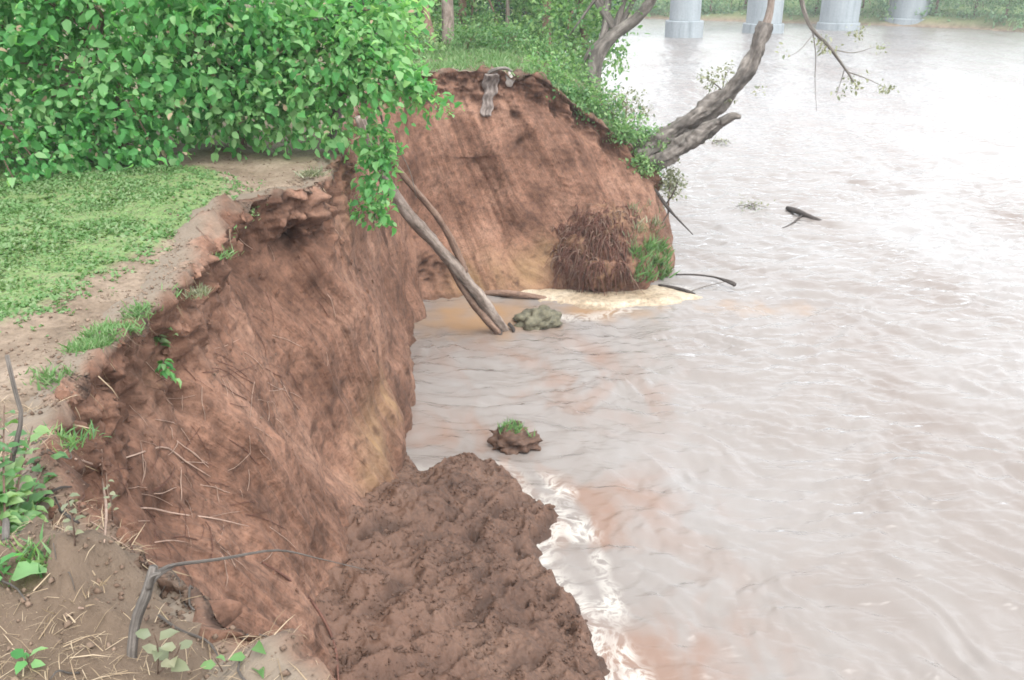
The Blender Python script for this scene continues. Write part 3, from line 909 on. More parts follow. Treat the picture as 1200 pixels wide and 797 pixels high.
def leaf_mesh(name, P, axis, nrm, size, mat, width=0.75, T=LT, TF=LF, tint=None):
    n = len(P)
    x, y, z = frames(axis, nrm)
    s = np.asarray(size)[:, None, None]
    V = P[:, None, :] + s * (T[None, :, 0:1] * x[:, None] + T[None, :, 1:2] * width * y[:, None] + T[None, :, 2:3] * z[:, None])
    F = (TF[None] + (np.arange(n) * len(T))[:, None, None]).reshape(-1, 3)
    if tint is None: tint = RNG.random(n)
    return new_mesh(name, V.reshape(-1, 3), F, False, {'tint': np.repeat(tint * 0.98, len(T))}, None, [mat])

_single = {}
def leaf_object(parent, P, axis, nrm, size, mat, width=0.75):
    key = (mat.name, round(width, 2))
    if key not in _single:
        _single[key] = [new_mesh('leaf', LT * np.array([1, width, 1 + 0.6 * k]), LF, False, {'tint': np.full(len(LT), 0.17 * k)}, None, [mat]) for k in range(5)]
    me = random.choice(_single[key])
    x, y, z = frames(np.asarray(axis, float)[None], np.asarray(nrm, float)[None])
    o = link('leaf', me, parent)
    base = Vector((0, 0, 0)); r = parent
    while r is not None:
        base += r.location; r = r.parent
    m = Matrix((x[0], y[0], z[0])).transposed().to_4x4()
    o.matrix_basis = Matrix.Translation(Vector(P) - base) @ m @ Matrix.Scale(float(size), 4)
    return o

def crown_points(ells, n_twig, per, leaf, droop=0.3, shell=0.5, spread=1.3, cut=None, lump=0.35):
    """leaf positions grouped in twigs spread through ellipsoids (centre, radii)"""
    vol = np.array([r[0] * r[1] * r[2] for c, r in ells]) ** 0.7
    pick = RNG.choice(len(ells), n_twig, p=vol / vol.sum())
    C = np.array([tuple(c) for c, r in ells])[pick]
    R = np.array([r for c, r in ells])[pick]
    d = unit(RNG.normal(size=(n_twig, 3)))
    rad = (shell + (1 - shell) * RNG.random(n_twig) ** 0.6) * (1 + lump * noise(d * 2.1 + C * 1.7))
    tw = C + d * R * rad[:, None]
    out = unit(d / R)
    lp = np.repeat(tw, per, 0) + RNG.normal(size=(n_twig * per, 3)) * leaf * spread * np.array([1, 1, 0.75])
    lo = np.repeat(out, per, 0)
    ax = unit(lo * 0.7 + RNG.normal(size=lo.shape) * 0.55 + np.array([0, 0, -droop]))
    nr = unit(lo * 0.45 + np.array([0, -0.15, 0.7]) + RNG.normal(size=lo.shape) * 0.6)
    tint = np.clip(np.repeat(RNG.random(n_twig), per) * 0.7 + RNG.random(n_twig * per) * 0.3, 0, 1)
    size = leaf * (0.35 + 1.1 * RNG.random(n_twig * per) ** 1.4)
    if cut is not None:
        k = cut(lp)
        lp, ax, nr, tint, size = lp[k], ax[k], nr[k], tint[k], size[k]
    return lp, ax, nr, size, tint, tw

def limbs(start_pts, targets, r0, mat, name, root, rough=0.12):
    specs = []
    for k, tg in enumerate(targets):
        s = Vector(start_pts[k % len(start_pts)])
        tg = Vector(tg)
        mid = s.lerp(tg, 0.5) + Vector((random.uniform(-.1, .1), random.uniform(-.1, .1), random.uniform(0.02, .2))) * (tg - s).length
        specs.append((([s, mid, tg], [r0, r0 * 0.65, r0 * 0.2]), dict(segs=6, n=8, rough=rough, seed=k)))
    return part(name, tube_mesh(name, specs, mat), root)

def plant(name, label, cat, base, ells, n_twig, per, leaf, mat, trunk=None, trunk_r=0.05, n_limb=6, bark='bark_brown', group=None,
          droop=0.3, shell=0.5, spread=1.3, single=0, cut=None, width=0.75, crown='crown', lump=0.6, segs=9):
    root = empty(name, base, label, cat, group)
    lp, ax, nr, size, tint, tw = crown_points(ells, n_twig, per, leaf, droop, shell, spread, cut, lump)
    if trunk is None:
        c = Vector(ells[0][0])
        b = Vector(base)
        trunk = [b - Vector((0, 0, 0.15)), b.lerp(c, 0.5) + Vector((random.uniform(-.05, .05), 0, 0)), c]
    rad = [trunk_r * (1 - 0.6 * i / (len(trunk) - 1)) for i in range(len(trunk))]
    part('trunk', tube_mesh('trunk', [((trunk, rad), dict(segs=segs, rough=0.18, seed=len(lp)))], M[bark]), root)
    if n_limb:
        k = RNG.choice(len(tw), min(n_limb, len(tw)), replace=False)
        starts = [trunk[-1], trunk[-2] if len(trunk) < 4 else trunk[len(trunk) // 2]]
        limbs(starts, [tw[i] for i in k], trunk_r * 0.42, M[bark], 'branch', root)
    if single:
        d = np.linalg.norm(lp - np.array([0, 0, H]), axis=1) + RNG.random(len(lp)) * 0.3
        k = np.argsort(d)[:single]
        for i in k:
            leaf_object(root, lp[i], ax[i], nr[i], size[i], mat, width)
        m = np.ones(len(lp), bool); m[k] = False
        lp, ax, nr, size, tint = lp[m], ax[m], nr[m], size[m], tint[m]
    o = part(crown, leaf_mesh(crown, lp, ax, nr, size, mat, width, tint=tint), root)
    if single:
        o['kind'] = 'stuff'
        k = RNG.choice(len(lp), len(lp) // 28, replace=False)
        part('dry_leaves', leaf_mesh('dry_leaves', lp[k] + RNG.normal(size=(len(k), 3)) * .05, RNG.normal(size=(len(k), 3)), nr[k], size[k] * .8, M['straw'], width), root)['kind'] = 'stuff'
    return root

# ------------------------------------------------------------------ leafy shrubs on the bank top (upper left)
above = lambda p: np.array([True] * len(p))
def gz(x, y): return drop(x, y)
G_SHRUB = 'leafy shrubs along the back of the bank top'
def ell(u, v, y, rx, ry, rz): return (at(u, v, y=y), (rx, ry, rz))
plant('leafy_shrub', 'broad-leaved green shrub at the left edge behind the grass patch', 'shrub', (-6.5, 10.9, gz(-6.5, 10.9)),
      [(Vector((-6.7, 11.0, 6.0)), (1.35, 1.15, 1.45)), (Vector((-5.75, 10.45, 5.55)), (0.95, 0.75, 0.95)), (Vector((-6.1, 10.6, 7.0)), (1.2, 0.9, 0.9)), (Vector((-7.4, 10.3, 5.3)), (1.0, 0.8, 0.8)), (Vector((-5.9, 10.1, 4.95)), (1.1, 0.5, 0.4))],
      640, 14, 0.120, M['leaf'], trunk_r=0.07, n_limb=14, group=G_SHRUB, single=120, shell=0.45)
plant('leafy_shrub', 'broad-leaved green shrub growing right behind the middle of the grass patch', 'shrub', (-4.8, 11.0, gz(-4.8, 11.0)),
      [(Vector((-4.9, 11.1, 6.1)), (1.2, 1.1, 1.4)), (Vector((-4.75, 10.75, 5.35)), (0.95, 0.6, 0.72)), (Vector((-4.3, 10.8, 6.9)), (1.0, 0.9, 0.8)), (Vector((-5.5, 10.9, 6.6)), (0.8, 0.8, 0.9)), (Vector((-5.0, 10.35, 4.95)), (0.75, 0.35, 0.35))],
      600, 14, 0.120, M['leaf'], trunk_r=0.07, n_limb=14, group=G_SHRUB, single=120, shell=0.45)
plant('leafy_shrub', 'broad-leaved green shrub where the footpath bends out of sight', 'shrub', (-3.55, 11.8, gz(-3.55, 11.8)),
      [(Vector((-3.6, 11.5, 6.1)), (1.0, 1.0, 1.1)), (Vector((-3.25, 11.2, 5.55)), (0.75, 0.6, 0.6)), (Vector((-3.1, 11.3, 6.6)), (0.9, 0.9, 0.7)), (Vector((-3.9, 11.3, 5.4)), (0.6, 0.6, 0.6))],
      460, 14, 0.120, M['leaf'], trunk_r=0.07, n_limb=12, group=G_SHRUB, single=110, shell=0.4)
tr = plant('overhanging_tree', 'broad-leaved tree leaning out from the rim with leaf sprays hanging over the cliff', 'tree', (-2.62, 12.6, gz(-2.62, 12.6)),
      [ell(385, 55, 11.4, 0.85, 0.8, 0.75), ell(345, 105, 11.3, 0.6, 0.6, 0.55), ell(430, 60, 11.4, 0.5, 0.6, 0.5), ell(445, 95, 11.3, 0.32, 0.4, 0.3), ell(430, 10, 11.5, 0.6, 0.7, 0.5), ell(375, 145, 11.2, 0.28, 0.3, 0.22)],
      400, 14, 0.118, M['leaf'], trunk=[Vector((-2.62, 12.6, 4.5)), Vector((-2.3, 12.2, 5.3)), at(425, 90, y=11.8), at(415, 20, y=11.5)], trunk_r=0.11, n_limb=12, bark='bark_grey', single=110, shell=0.35)
sp = link('leaf_spray', tube_mesh('leaf_spray', [
    (([at(425, 95, y=11.6), at(475, 100, y=11.4), at(517, 132, y=11.3)], [0.02, 0.012, 0.005]), dict(segs=5)),
    (([at(430, 95, y=11.6), at(450, 150, y=11.3), at(447, 205, y=11.2), at(437, 265, y=11.1)], [0.022, 0.014, 0.010, 0.005]), dict(segs=5)),
    (([at(450, 150, y=11.3), at(478, 195, y=11.3), at(488, 232, y=11.3)], [0.009, 0.006, 0.004]), dict(segs=5))], M['bark_grey']), tr)
sp.location = -tr.location
lp, ax, nr, size, tint, tw = crown_points([ell(500, 112, 11.3, .20, .2, .13), ell(517, 132, 11.3, .12, .12, .08), ell(480, 95, 11.4, .2, .2, .12), ell(455, 155, 11.2, .22, .18, .13), ell(440, 180, 11.2, .26, .2, .14),
                                           ell(445, 212, 11.15, .2, .16, .14), ell(438, 245, 11.1, .22, .18, .15), ell(447, 268, 11.1, .1, .1, .07), ell(488, 230, 11.3, .06, .06, .05)], 64, 13, 0.110, 0.5, 0.1, 0.8)
for i in range(len(lp)):
    leaf_object(sp, lp[i], ax[i], nr[i], size[i], M['leaf'])

# ------------------------------------------------------------------ grass patch, path edge weeds, straw
def scatter_poly(poly, n):
    lo, hi = poly.min(0), poly.max(0)
    P = lo + (hi - lo) * RNG.random((n * 3, 2))
    P = P[in_poly(P[:, 0], P[:, 1], poly)][:n]
    return P
def ground_at(P):
    D, Z = rim_dist(P[:, 0], P[:, 1])
    return ground_z(P[:, 0], P[:, 1], D, Z)
GP = GRASS.copy()
P = scatter_poly(np.vstack([GP]), 120000)
P = P[(P[:, 0] > -7.5)]
dens = fbm(v3(P[:, 0] * 1.6, P[:, 1] * 1.6, 0), 4) * 0.9 + fbm(v3(P[:, 0] * 9, P[:, 1] * 9, 3), 2) * 0.8
edge_d = line_dist(P[:, 0], P[:, 1], GRASS[1:9])
dens = dens - 0.8 * np.exp(-(edge_d / 0.35) ** 2)
pdp = line_dist(P[:, 0], P[:, 1], PATH)
P = P[(RNG.random(len(P)) < np.clip(0.70 + dens * 0.9, 0.08, 1)) & (pdp > 0.20 + 0.30 * RNG.random(len(P)))]
Z = ground_at(P)
n = len(P)
ax = unit(v3(RNG.normal(size=n) * 0.8, RNG.normal(size=n) * 0.8, 0.35 + RNG.random(n) * 0.7))
nr = unit(v3(RNG.normal(size=n) * 0.4, RNG.normal(size=n) * 0.4, 1.0))
hgt = np.clip(0.8 + 0.6 * fbm(v3(P[:, 0] * 1.5, P[:, 1] * 1.5, 9), 2), 0.4, 1.6)
tnt = np.clip(0.45 + 0.5 * fbm(v3(P[:, 0] * 1.3, P[:, 1] * 1.3, 21), 3) + 0.25 * RNG.normal(size=n), 0, 1)
ne = 7000
ei = RNG.integers(1, 9, ne); ef = RNG.random(ne)[:, None]
Pe = GRASS[ei] * (1 - ef) + GRASS[(ei + 1)] * ef + RNG.normal(size=(ne, 2)) * 0.16
Pe = Pe[(fbm(v3(Pe[:, 0] * 5, Pe[:, 1] * 5, 8), 3) > 0.0) & (Pe[:, 1] < 10.2)]
m_e = len(Pe)
P = np.vstack([P, Pe]); Z = np.r_[Z, ground_at(Pe)]; n = len(P)
ax = np.vstack([ax, unit(v3(RNG.normal(size=m_e), RNG.normal(size=m_e), 0.6))]); nr = np.vstack([nr, unit(v3(RNG.normal(size=m_e) * .4, RNG.normal(size=m_e) * .4, 1.0))])
hgt = np.r_[hgt, np.full(m_e, 0.8)]; tnt = np.r_[tnt, np.clip(0.6 + 0.3 * RNG.normal(size=m_e), 0, 1)]
g1 = leaf_mesh('grass', v3(P[:, 0], P[:, 1], Z - 0.005), ax, nr, (0.026 + 0.030 * RNG.random(n)) * hgt, M['grass'], 0.8, tint=tnt)
tag(link('grass_patch', g1), 'short bright green ground cover beside the footpath', 'grass', kind='stuff')

def blades(name, P3, n_per, length, spread, lean, mat, out=None, droop=0.0):
    n = len(P3) * n_per
    P_ = np.repeat(P3, n_per, 0) + RNG.normal(size=(n, 3)) * np.array([spread, spread, spread * 0.1])
    ax = v3(RNG.normal(size=n) * lean, RNG.normal(size=n) * lean, np.full(n, 1.0 - droop))
    if out is not None: ax = ax + np.asarray(out)
    nr = unit(RNG.normal(size=(n, 3)) + np.array([0, -0.5, 0.6]))
    return leaf_mesh(name, P_, unit(ax), nr, length * (0.5 + 0.8 * RNG.random(n)), mat, 1.0, BT, BF)

P = scatter_poly(STRIP, 1500)
D_, _ = rim_dist(P[:, 0], P[:, 1])
P = P[(fbm(v3(P[:, 0] * 4, P[:, 1] * 4, 5), 3) > -0.05) & (D_ > 0.02)]
P3 = v3(P[:, 0], P[:, 1], [drop(x, y) for x, y in P])
tag(link('rim_weeds', blades('rim_weeds', P3, 5, 0.07, 0.03, 0.8, M['grass'])), 'sparse low weeds between the footpath and the cliff rim', 'weeds', kind='stuff')

# straw on the mound in the lower left corner
P = np.stack([-3.2 + 3.2 * RNG.random(30000), 1.2 + 3.0 * RNG.random(30000)], -1)
D_, _ = rim_dist(P[:, 0], P[:, 1])
P = P[(D_ > -0.02) & (RNG.random(len(P)) < np.clip(0.55 + 1.2 * fbm(v3(P[:, 0] * 2, P[:, 1] * 2, 2), 3), 0.05, 1))]
Pz = np.array([drop(x, y) for x, y in P])
n = len(P)
tag(link('straw_litter', leaf_mesh('straw', v3(P[:, 0], P[:, 1], Pz + 0.004), v3(RNG.normal(size=n), RNG.normal(size=n), 0.12 + 0.25 * RNG.random(n)), v3(RNG.normal(size=n) * .3, RNG.normal(size=n) * .3, 1.0),
    0.02 + 0.10 * RNG.random(n) ** 3, M['straw'], 0.28, BT, BF)), 'dry straw and litter covering the mound in the corner', 'straw', kind='stuff')

# loose crumbs of soil on the path, the mound and along the rim
def crumbs(name, P3, size, mat, attrs):
    T_ = np.array([(1, 0, 0), (-1, 0, 0), (0, 1, 0), (0, -1, 0), (0, 0, .8), (0, 0, -.6)], float)
    F_ = np.array([(0, 2, 4), (2, 1, 4), (1, 3, 4), (3, 0, 4), (2, 0, 5), (1, 2, 5), (3, 1, 5), (0, 3, 5)])
    n = len(P3)
    V_ = P3[:, None, :] + size[:, None, None] * T_[None] * (0.6 + 0.8 * RNG.random((n, 6, 1)))
    F2 = (F_[None] + (np.arange(n) * 6)[:, None, None]).reshape(-1, 3)
    return new_mesh(name, V_.reshape(-1, 3), F2, False, {k: np.full(n * 6, v) if np.isscalar(v) else np.repeat(v, 6) for k, v in attrs.items()}, None, [mat])
Pc = np.vstack([np.stack([-3.0 + 2.9 * RNG.random(3500), 1.3 + 2.6 * RNG.random(3500)], -1),
                PATH[1 + RNG.integers(0, 8, 1500)] + (PATH[2 + RNG.integers(0, 1, 1500)] * 0) + RNG.normal(size=(1500, 2)) * .35])
ri = RNG.choice(np.where((S[:, 1] > 2) & (S[:, 1] < 13))[0], 5000)
Pc = np.vstack([Pc, RIM[ri] - nor2[ri] * np.abs(RNG.normal(size=(5000, 1))) * .22])
Pc = Pc[(fbm(v3(Pc[:, 0] * 3, Pc[:, 1] * 3, 14), 3) > -0.15)]
Pcz = np.array([drop(x, y) for x, y in Pc])
sz = 0.004 + 0.013 * RNG.random(len(Pc)) ** 4
tag(link('soil_crumbs', crumbs('soil_crumbs', v3(Pc[:, 0], Pc[:, 1], Pcz + sz * .3)[Pcz > 3], sz[Pcz > 3], M['sod'], {'damp': 0.0, 'ochre': 0.0, 'top': 0.0})), 'loose soil crumbs on the footpath, the mound and along the rim', 'crumbs', kind='stuff')

# dry root and grass fringe hanging under the rim
fr, fa = [], []
for i in range(0, nS, 2):
    if 2.2 < S[i, 1] < 21.5 and S[i, 0] < 3.2 and random.random() < 0.5:
        for _ in range(2):
            j = random.randrange(4, 9)
            fr.append(GV[i, j]); fa.append(NRM[i, j + 3] * random.uniform(0.1, 0.6) + np.array([0, 0, -1.0]) + RNG.normal(size=3) * 0.35)
fr, fa = np.array(fr), np.array(fa)
tag(link('rootlet_fringe', leaf_mesh('rootlet_fringe', fr, unit(fa), RNG.normal(size=fr.shape), 0.05 + 0.16 * RNG.random(len(fr)) ** 2, M['straw'], 0.35, BT, BF)),
    'dry rootlets and grass fringe hanging below the cliff rim', 'roots', kind='stuff')

# ------------------------------------------------------------------ rim plants
def leafy_plant(name, label, cat, base, stems, leaf, n_leaf, mat, width=0.75, group=None, stem_r=0.006, up=0.2, stem_mat='leaf_bush', spread=0.5):
    root = empty(name, base, label, cat, group)
    for st in stems:
        part('stem', tube_mesh('stem', [((st, [stem_r] * (len(st) - 1) + [stem_r * 0.5]), dict(segs=5, n=8))], M['bark_brown']), root)
    for st in stems:
        C = spline([tuple(p) for p in st], 30)
        for k in range(n_leaf):
            f = 0.25 + 0.75 * (k + random.random()) / n_leaf
            p = C[min(29, int(f * 29))]
            a = k * 2.4 + random.uniform(-.4, .4)
            axv = np.array([math.cos(a), math.sin(a), up + random.uniform(-.3, .3)])
            leaf_object(root, p + axv * leaf * 0.15, axv, np.array([random.uniform(-spread, spread), random.uniform(-spread, spread) - 0.2, 1.0]), leaf * random.uniform(0.7, 1.2), mat, width)
    return root

b = at(8, 655, z=5.05)
stems = [[b, at(u, v, y=y).lerp(b, .5) + Vector((0, 0, .03)), at(u, v, y=y)] for u, v, y in [(5, 475, 3.05), (38, 500, 3.2), (22, 560, 2.95), (55, 560, 3.1), (-12, 520, 2.9), (40, 610, 2.8), (0, 610, 2.7), (62, 530, 3.25), (15, 520, 3.0), (48, 585, 2.95), (-5, 570, 2.8)]]
leafy_plant('leafy_weed', 'large-leaved pale green weed at the left edge beside the upright stick', 'plant', b, stems, 0.066, 14, M['leaf_bush'], 0.8, stem_r=0.004)
b = hit(12, 690)[0]
leafy_plant('leafy_weed', 'small blue-green leaf pair at the left edge on the straw mound', 'plant', b, [[b, b + Vector((-.01, .0, .05)), b + Vector((-.02, -.01, .09))]], 0.09, 4, M['leaf'], 0.8, stem_r=0.003)
b = hit(35, 785)[0]
leafy_plant('leafy_weed', 'tiny green seedling at the bottom left of the straw mound', 'plant', b, [[b, b + Vector((0, 0, .03)), b + Vector((.01, -.01, .06))]], 0.045, 5, M['leaf'], 0.8, stem_r=0.002)
b = hit(185, 790)[0]
leafy_plant('leafy_weed', 'pale broad-leaved weed growing at the foot of the broken stake', 'plant', b, [[b, at(185, 760, y=b.y - .02), at(180, 742, y=b.y - .03)], [b, at(205, 770, y=b.y), at(212, 755, y=b.y)]], 0.055, 5, M['leaf_dry'], 0.8, stem_r=0.002)
b = at(262, 815, z=4.95)
leafy_plant('leafy_weed', 'bright yellow-green sprig at the bottom edge of the picture', 'plant', b, [[b, at(262, 790, y=1.95), at(245, 762, y=1.95)], [b, at(280, 790, y=1.95), at(300, 752, y=1.97)], [b, at(285, 800, y=1.95), at(298, 780, y=1.93)]], 0.045, 6, M['grass'], 0.75, stem_r=0.002)
b = hit(187, 408)[0]
leafy_plant('rim_weed', 'bright green weed tuft on the cliff rim above the dark hollows', 'plant', b, [[b, b + Vector((.0, .0, .06)), at(u, v, y=b.y + .02)] for u, v in [(185, 375), (200, 380), (172, 384), (207, 392), (190, 390), (165, 392)]], 0.075, 7, M['grass'], 0.6, stem_r=0.003)
b = hit(188, 422)[0] + Vector((0.02, -0.03, 0.02))
leafy_plant('rim_weed', 'darker blue-green weed hanging over the rim below the bright tuft', 'plant', b, [[b, b + Vector((.03, -.04, .0)), b + Vector((.05 + .03 * k, -.08, -.10 - .03 * k))] for k in range(-1, 3)], 0.075, 7, M['leaf'], 0.55, stem_r=0.003, up=-0.4)
for (u, v, lb) in [(88, 640, 'thin pale herb on the litter right of the large-leaved weed'), (132, 610, 'spindly pale green herb standing in front of the soil hollows')]:
    b = hit(u, v)[0]
    leafy_plant('thin_herb', lb, 'plant', b, [[b, b + Vector((.01, 0, .08)), b + Vector((.0, .02, .17))]], 0.03, 9, M['leaf_dry'], 0.7, stem_r=0.0025)

for (u, v, n_, L_, mt, lb) in [(62, 445, 14, .10, 'grass', 'sparse green grass tuft at the near end of the rim strip'), (100, 690, 5, .05, 'straw', 'small dry grass tuft on top of the straw mound'), (30, 660, 12, .10, 'leaf_bush', 'low green tuft under the large-leaved weed'),
                              (255, 300, 12, .10, 'grass', 'small grass tuft hanging on the rim beside the bend of the path'), (365, 205, 14, .14, 'leaf_dry', 'grey-green grass tuft on the overhanging corner of the rim'), (75, 520, 12, .09, 'leaf_bush', 'low green tuft right of the upright stick'), (225, 345, 12, .10, 'leaf_dry', 'grey-green tuft on the rim above the soil hollows')]:
    b = hit(u, v)[0]
    tf = empty('grass_tuft', b, lb, 'grass tuft')
    pt = np.array(b) + RNG.normal(size=(n_ * 2, 3)) * np.array([.06, .06, 0]) 
    o = link('blades', blades('blades', pt, 5, L_ * .75, .03, .9, M[mt]), tf); o.location = -b; o['kind'] = 'stuff'

# ------------------------------------------------------------------ sticks, stake and roots in the foreground
def stick(name, label, cat, pts, radii, mat, group=None, extra=(), segs=8, rough=0.12, n=None, freq=18):
    pts = [Vector(p) for p in pts]
    root = pts[0]
    me_specs = [((pts, radii), dict(segs=segs, rough=rough, freq=freq, n=n, seed=pts[0].x * 3))] + [((p_, r_), dict(segs=6, rough=rough, freq=freq)) for p_, r_ in extra]
    me = tube_mesh(name, me_specs, M[mat])
    o = link(name, me)
    V_ = np_mesh(me) - np.array(root)
    me.vertices.foreach_set('co', V_.astype(np.float32).ravel())
    o.location = root
    return tag(o, label, cat, group)

sb = hit(150, 772)[0]
stick('broken_stake', 'grey broken stake standing in the straw mound', 'stake', [sb - Vector((.02, 0, .14)), at(158, 735, y=sb.y + .03), at(172, 695, y=sb.y + .06), at(180, 664, y=sb.y + .08)], [.014, .0135, .0135, .012], 'bark_grey', rough=0.3,
      extra=[([at(174, 690, y=sb.y + .05), at(178, 676, y=sb.y + .04), at(188, 672, y=sb.y + .03)], [.008, .007, .003])])
stick('thin_branch', 'long thin pale branch reaching right from the top of the broken stake', 'branch', [at(182, 672, y=sb.y + .07), at(205, 662, y=2.4), at(260, 655, y=2.6), at(325, 645, y=2.9), at(375, 655, y=3.2), at(430, 668, y=3.4)],
      [.0065, .006, .0052, .0045, .003, .0015], 'bark_grey', extra=[([at(205, 662, y=2.4), at(185, 676, y=2.3), at(176, 690, y=2.2)], [.006, .005, .003])])
stick('bent_root', 'dark red curved root arching down the bare slope', 'root', [hit(u, v)[0] + hit(u, v)[1] * 0.02 for u, v in [(305, 660), (335, 678), (362, 703), (382, 735), (392, 765), (396, 800)]], [.008, .013, .015, .015, .014, .012], 'root_red', n=40)
stick('dry_twig', 'thin dry twig lying across the straw behind the stake', 'twig', [hit(95, 722)[0] + Vector((0, 0, .03)), at(150, 722, y=2.28), at(200, 726, y=2.25), at(245, 738, y=2.3), at(275, 752, y=2.4)], [.003, .0045, .0045, .004, .002], 'root_pale')
stick('upright_stick', 'crooked grey upright stick at the left edge in the weeds', 'stick', [hit(2, 645)[0] - Vector((0, 0, .04)), at(8, 590, y=2.85), at(14, 540, y=2.95), at(25, 490, y=3.0), at(18, 460, y=3.02), at(8, 416, y=3.05)], [.012, .011, .010, .009, .008, .007], 'bark_grey', rough=0.15)
stick('dark_twig', 'short black twig on the litter beside the large-leaved weed', 'twig', [hit(52, 588)[0] + Vector((0, 0, .02)), hit(72, 582)[0] + Vector((0, 0, .04)), hit(86, 578)[0] + Vector((0, 0, .03))], [.004, .006, .003], 'wood_dark')
stick('dark_twig', 'bluish dark twig pointing down to the right on the litter', 'twig', [hit(63, 598)[0] + Vector((0, 0, .03)), hit(78, 611)[0] + Vector((0, 0, .035)), hit(94, 622)[0] + Vector((0, 0, .03))], [.006, .007, .004], 'wood_dark',
      extra=[([hit(66, 590)[0] + Vector((0, 0, .03)), hit(74, 607)[0] + Vector((0, 0, .03))], [.004, .003])])
def on_face(pts, off=0.012):
    r = []
    for u, v in pts:
        p, n_ = hit(u, v, water=False)
        r.append(p + n_ * off)
    return r
for nm, lb, pts, r_, mt in [
    ('pale_root', 'pale root running level across the soil face below the hollows', [(130, 600), (170, 597), (205, 602), (250, 610), (290, 618)], .006, 'root_pale'),
    ('pale_root', 'pale forked root just under the large-leaved weed hollows', [(85, 540), (118, 543), (150, 535), (190, 525), (215, 540), (245, 560)], .006, 'root_pale'),
    ('pale_root', 'pale root hanging straight down beside the litter', [(118, 530), (119, 565), (120, 600), (118, 640)], .005, 'root_pale'),
    ('pale_root', 'short pale root sticking out level above the thin branch', [(178, 637), (198, 636), (218, 637)], .004, 'root_pale'),
    ('pale_root', 'thin brown root slanting across the bare face below the rim tuft', [(225, 432), (262, 436), (300, 470)], .004, 'root_red')]:
    stick(nm, lb, 'root', on_face(pts, 0.02), [r_ * .8] + [r_] * (len(pts) - 2) + [r_ * .4], mt, segs=6)

# dead stalks and root ends lying over the litter above the mound
specs = []
for k in range(70):
    x, y = random.uniform(-2.4, -.7), random.uniform(1.75, 3.6)
    a_ = random.uniform(0, 6.28); L = random.uniform(.06, .3)
    pts = []
    for s_ in range(4):
        px_, py_ = x + math.cos(a_) * L * s_ / 3, y + math.sin(a_) * L * s_ / 3
        z_ = drop(px_, py_)
        if z_ < 4.2: break
        pts.append(Vector((px_, py_, z_ + random.uniform(.004, .03))))
        a_ += random.uniform(-.4, .4)
    if len(pts) == 4:
        r0 = random.uniform(.0015, .0045)
        specs.append(((pts, [r0, r0, r0, r0 * .5]), dict(segs=5, n=9)))
tag(link('dead_stalks', tube_mesh('dead_stalks', specs, M['bark_grey'])), 'dead stalks and twig ends scattered over the litter at the lower left', 'twigs', kind='stuff')

# fine rootlets matted over the near face
specs = []
for k in range(150):
    if k < 125:
        u, v = random.uniform(90, 330), random.uniform(420, 660)
    else:
        u, v = random.uniform(220, 400), random.uniform(250, 460)
    ang = random.choice([random.gauss(0.95, 0.25), random.gauss(0.2, 0.35), random.gauss(1.5, 0.3)])
    L = random.uniform(15, 60)
    pts = []
    for s_ in range(5):
        p, n_ = hit(u, v, only=('cliff',))
        if p.z < 0.4: break
        pts.append(p + n_ * (0.012 if 0 < s_ < 4 else -0.01))
        ang += random.uniform(-.25, .25)
        u += math.cos(ang) * L / 4; v += math.sin(ang) * L / 4
    if len(pts) >= 3 and max((pts[i + 1] - pts[i]).length for i in range(len(pts) - 1)) < 0.5:
        r0 = random.uniform(.0015, .004)
        specs.append(((pts, [r0] * (len(pts) - 1) + [r0 * .4]), dict(segs=4, n=9)))
tag(link('fine_rootlets', tube_mesh('fine_rootlets', specs[::2], M['root_pale'])), 'mat of fine pale rootlets clinging to the near soil face', 'roots', kind='stuff')
tag(link('brown_rootlets', tube_mesh('brown_rootlets', specs[1::2], M['root_red'])), 'scattered fine reddish rootlets on the near soil face', 'roots', kind='stuff')

# ------------------------------------------------------------------ lumps: clods on the slump, stones, sod
def lump_mesh(name, r, seed, mat, sub=3, amp=0.3, freq=1.6, attrs=True, smooth=True):
    import bmesh
    bm = bmesh.new()
    bmesh.ops.create_icosphere(bm, subdivisions=sub, radius=1.0)
    V_ = np.array([v.co[:] for v in bm.verts])
    F_ = [tuple(v.index for v in f.verts) for f in bm.faces]
    bm.free()
    V_ = V_ * (1 + amp * fbm(V_ * freq + seed, 3))[:, None] * np.array(r)
    return new_mesh(name, V_, F_, smooth, {'damp': np.clip(fbm(V_ / max(r) * 2 + seed, 2), 0, .5), 'ochre': np.zeros(len(V_)), 'top': np.zeros(len(V_))} if attrs else None, None, [mat])

clods = [lump_mesh('clod', (1, .8, .6), 5.1 * k, M['mud'], 2, 0.6, 1.3, smooth=False) for k in range(6)]
face_clods = [lump_mesh('clod', (1, .8, .7), 3.1 * k + 1, M['cliff'], 2, 0.6, 1.3, smooth=False) for k in range(6)]
tries = 0; made = 0
while made < 280 and tries < 4000:
    tries += 1
    u, v = random.uniform(400, 715), random.uniform(545, 797)
    p, n_ = hit(u, v)
    if p.z < 0.03: continue
    r = BV['mud'].ray_cast(Vector((0, 0, H)), sight(u, v))
    if r[0] is None or (r[0] - p).length > 0.02: continue
    o = link('clod', random.choice(clods), mud)
    s_ = 0.010 + 0.045 * random.random() ** 3
    o.location = p - Vector((0, 0, s_ * 0.15))
    o.scale = (s_ * random.uniform(.8, 1.5), s_, s_)
    o.rotation_euler = (random.uniform(-.4, .4), random.uniform(-.4, .4), random.uniform(0, 6.3))
    made += 1

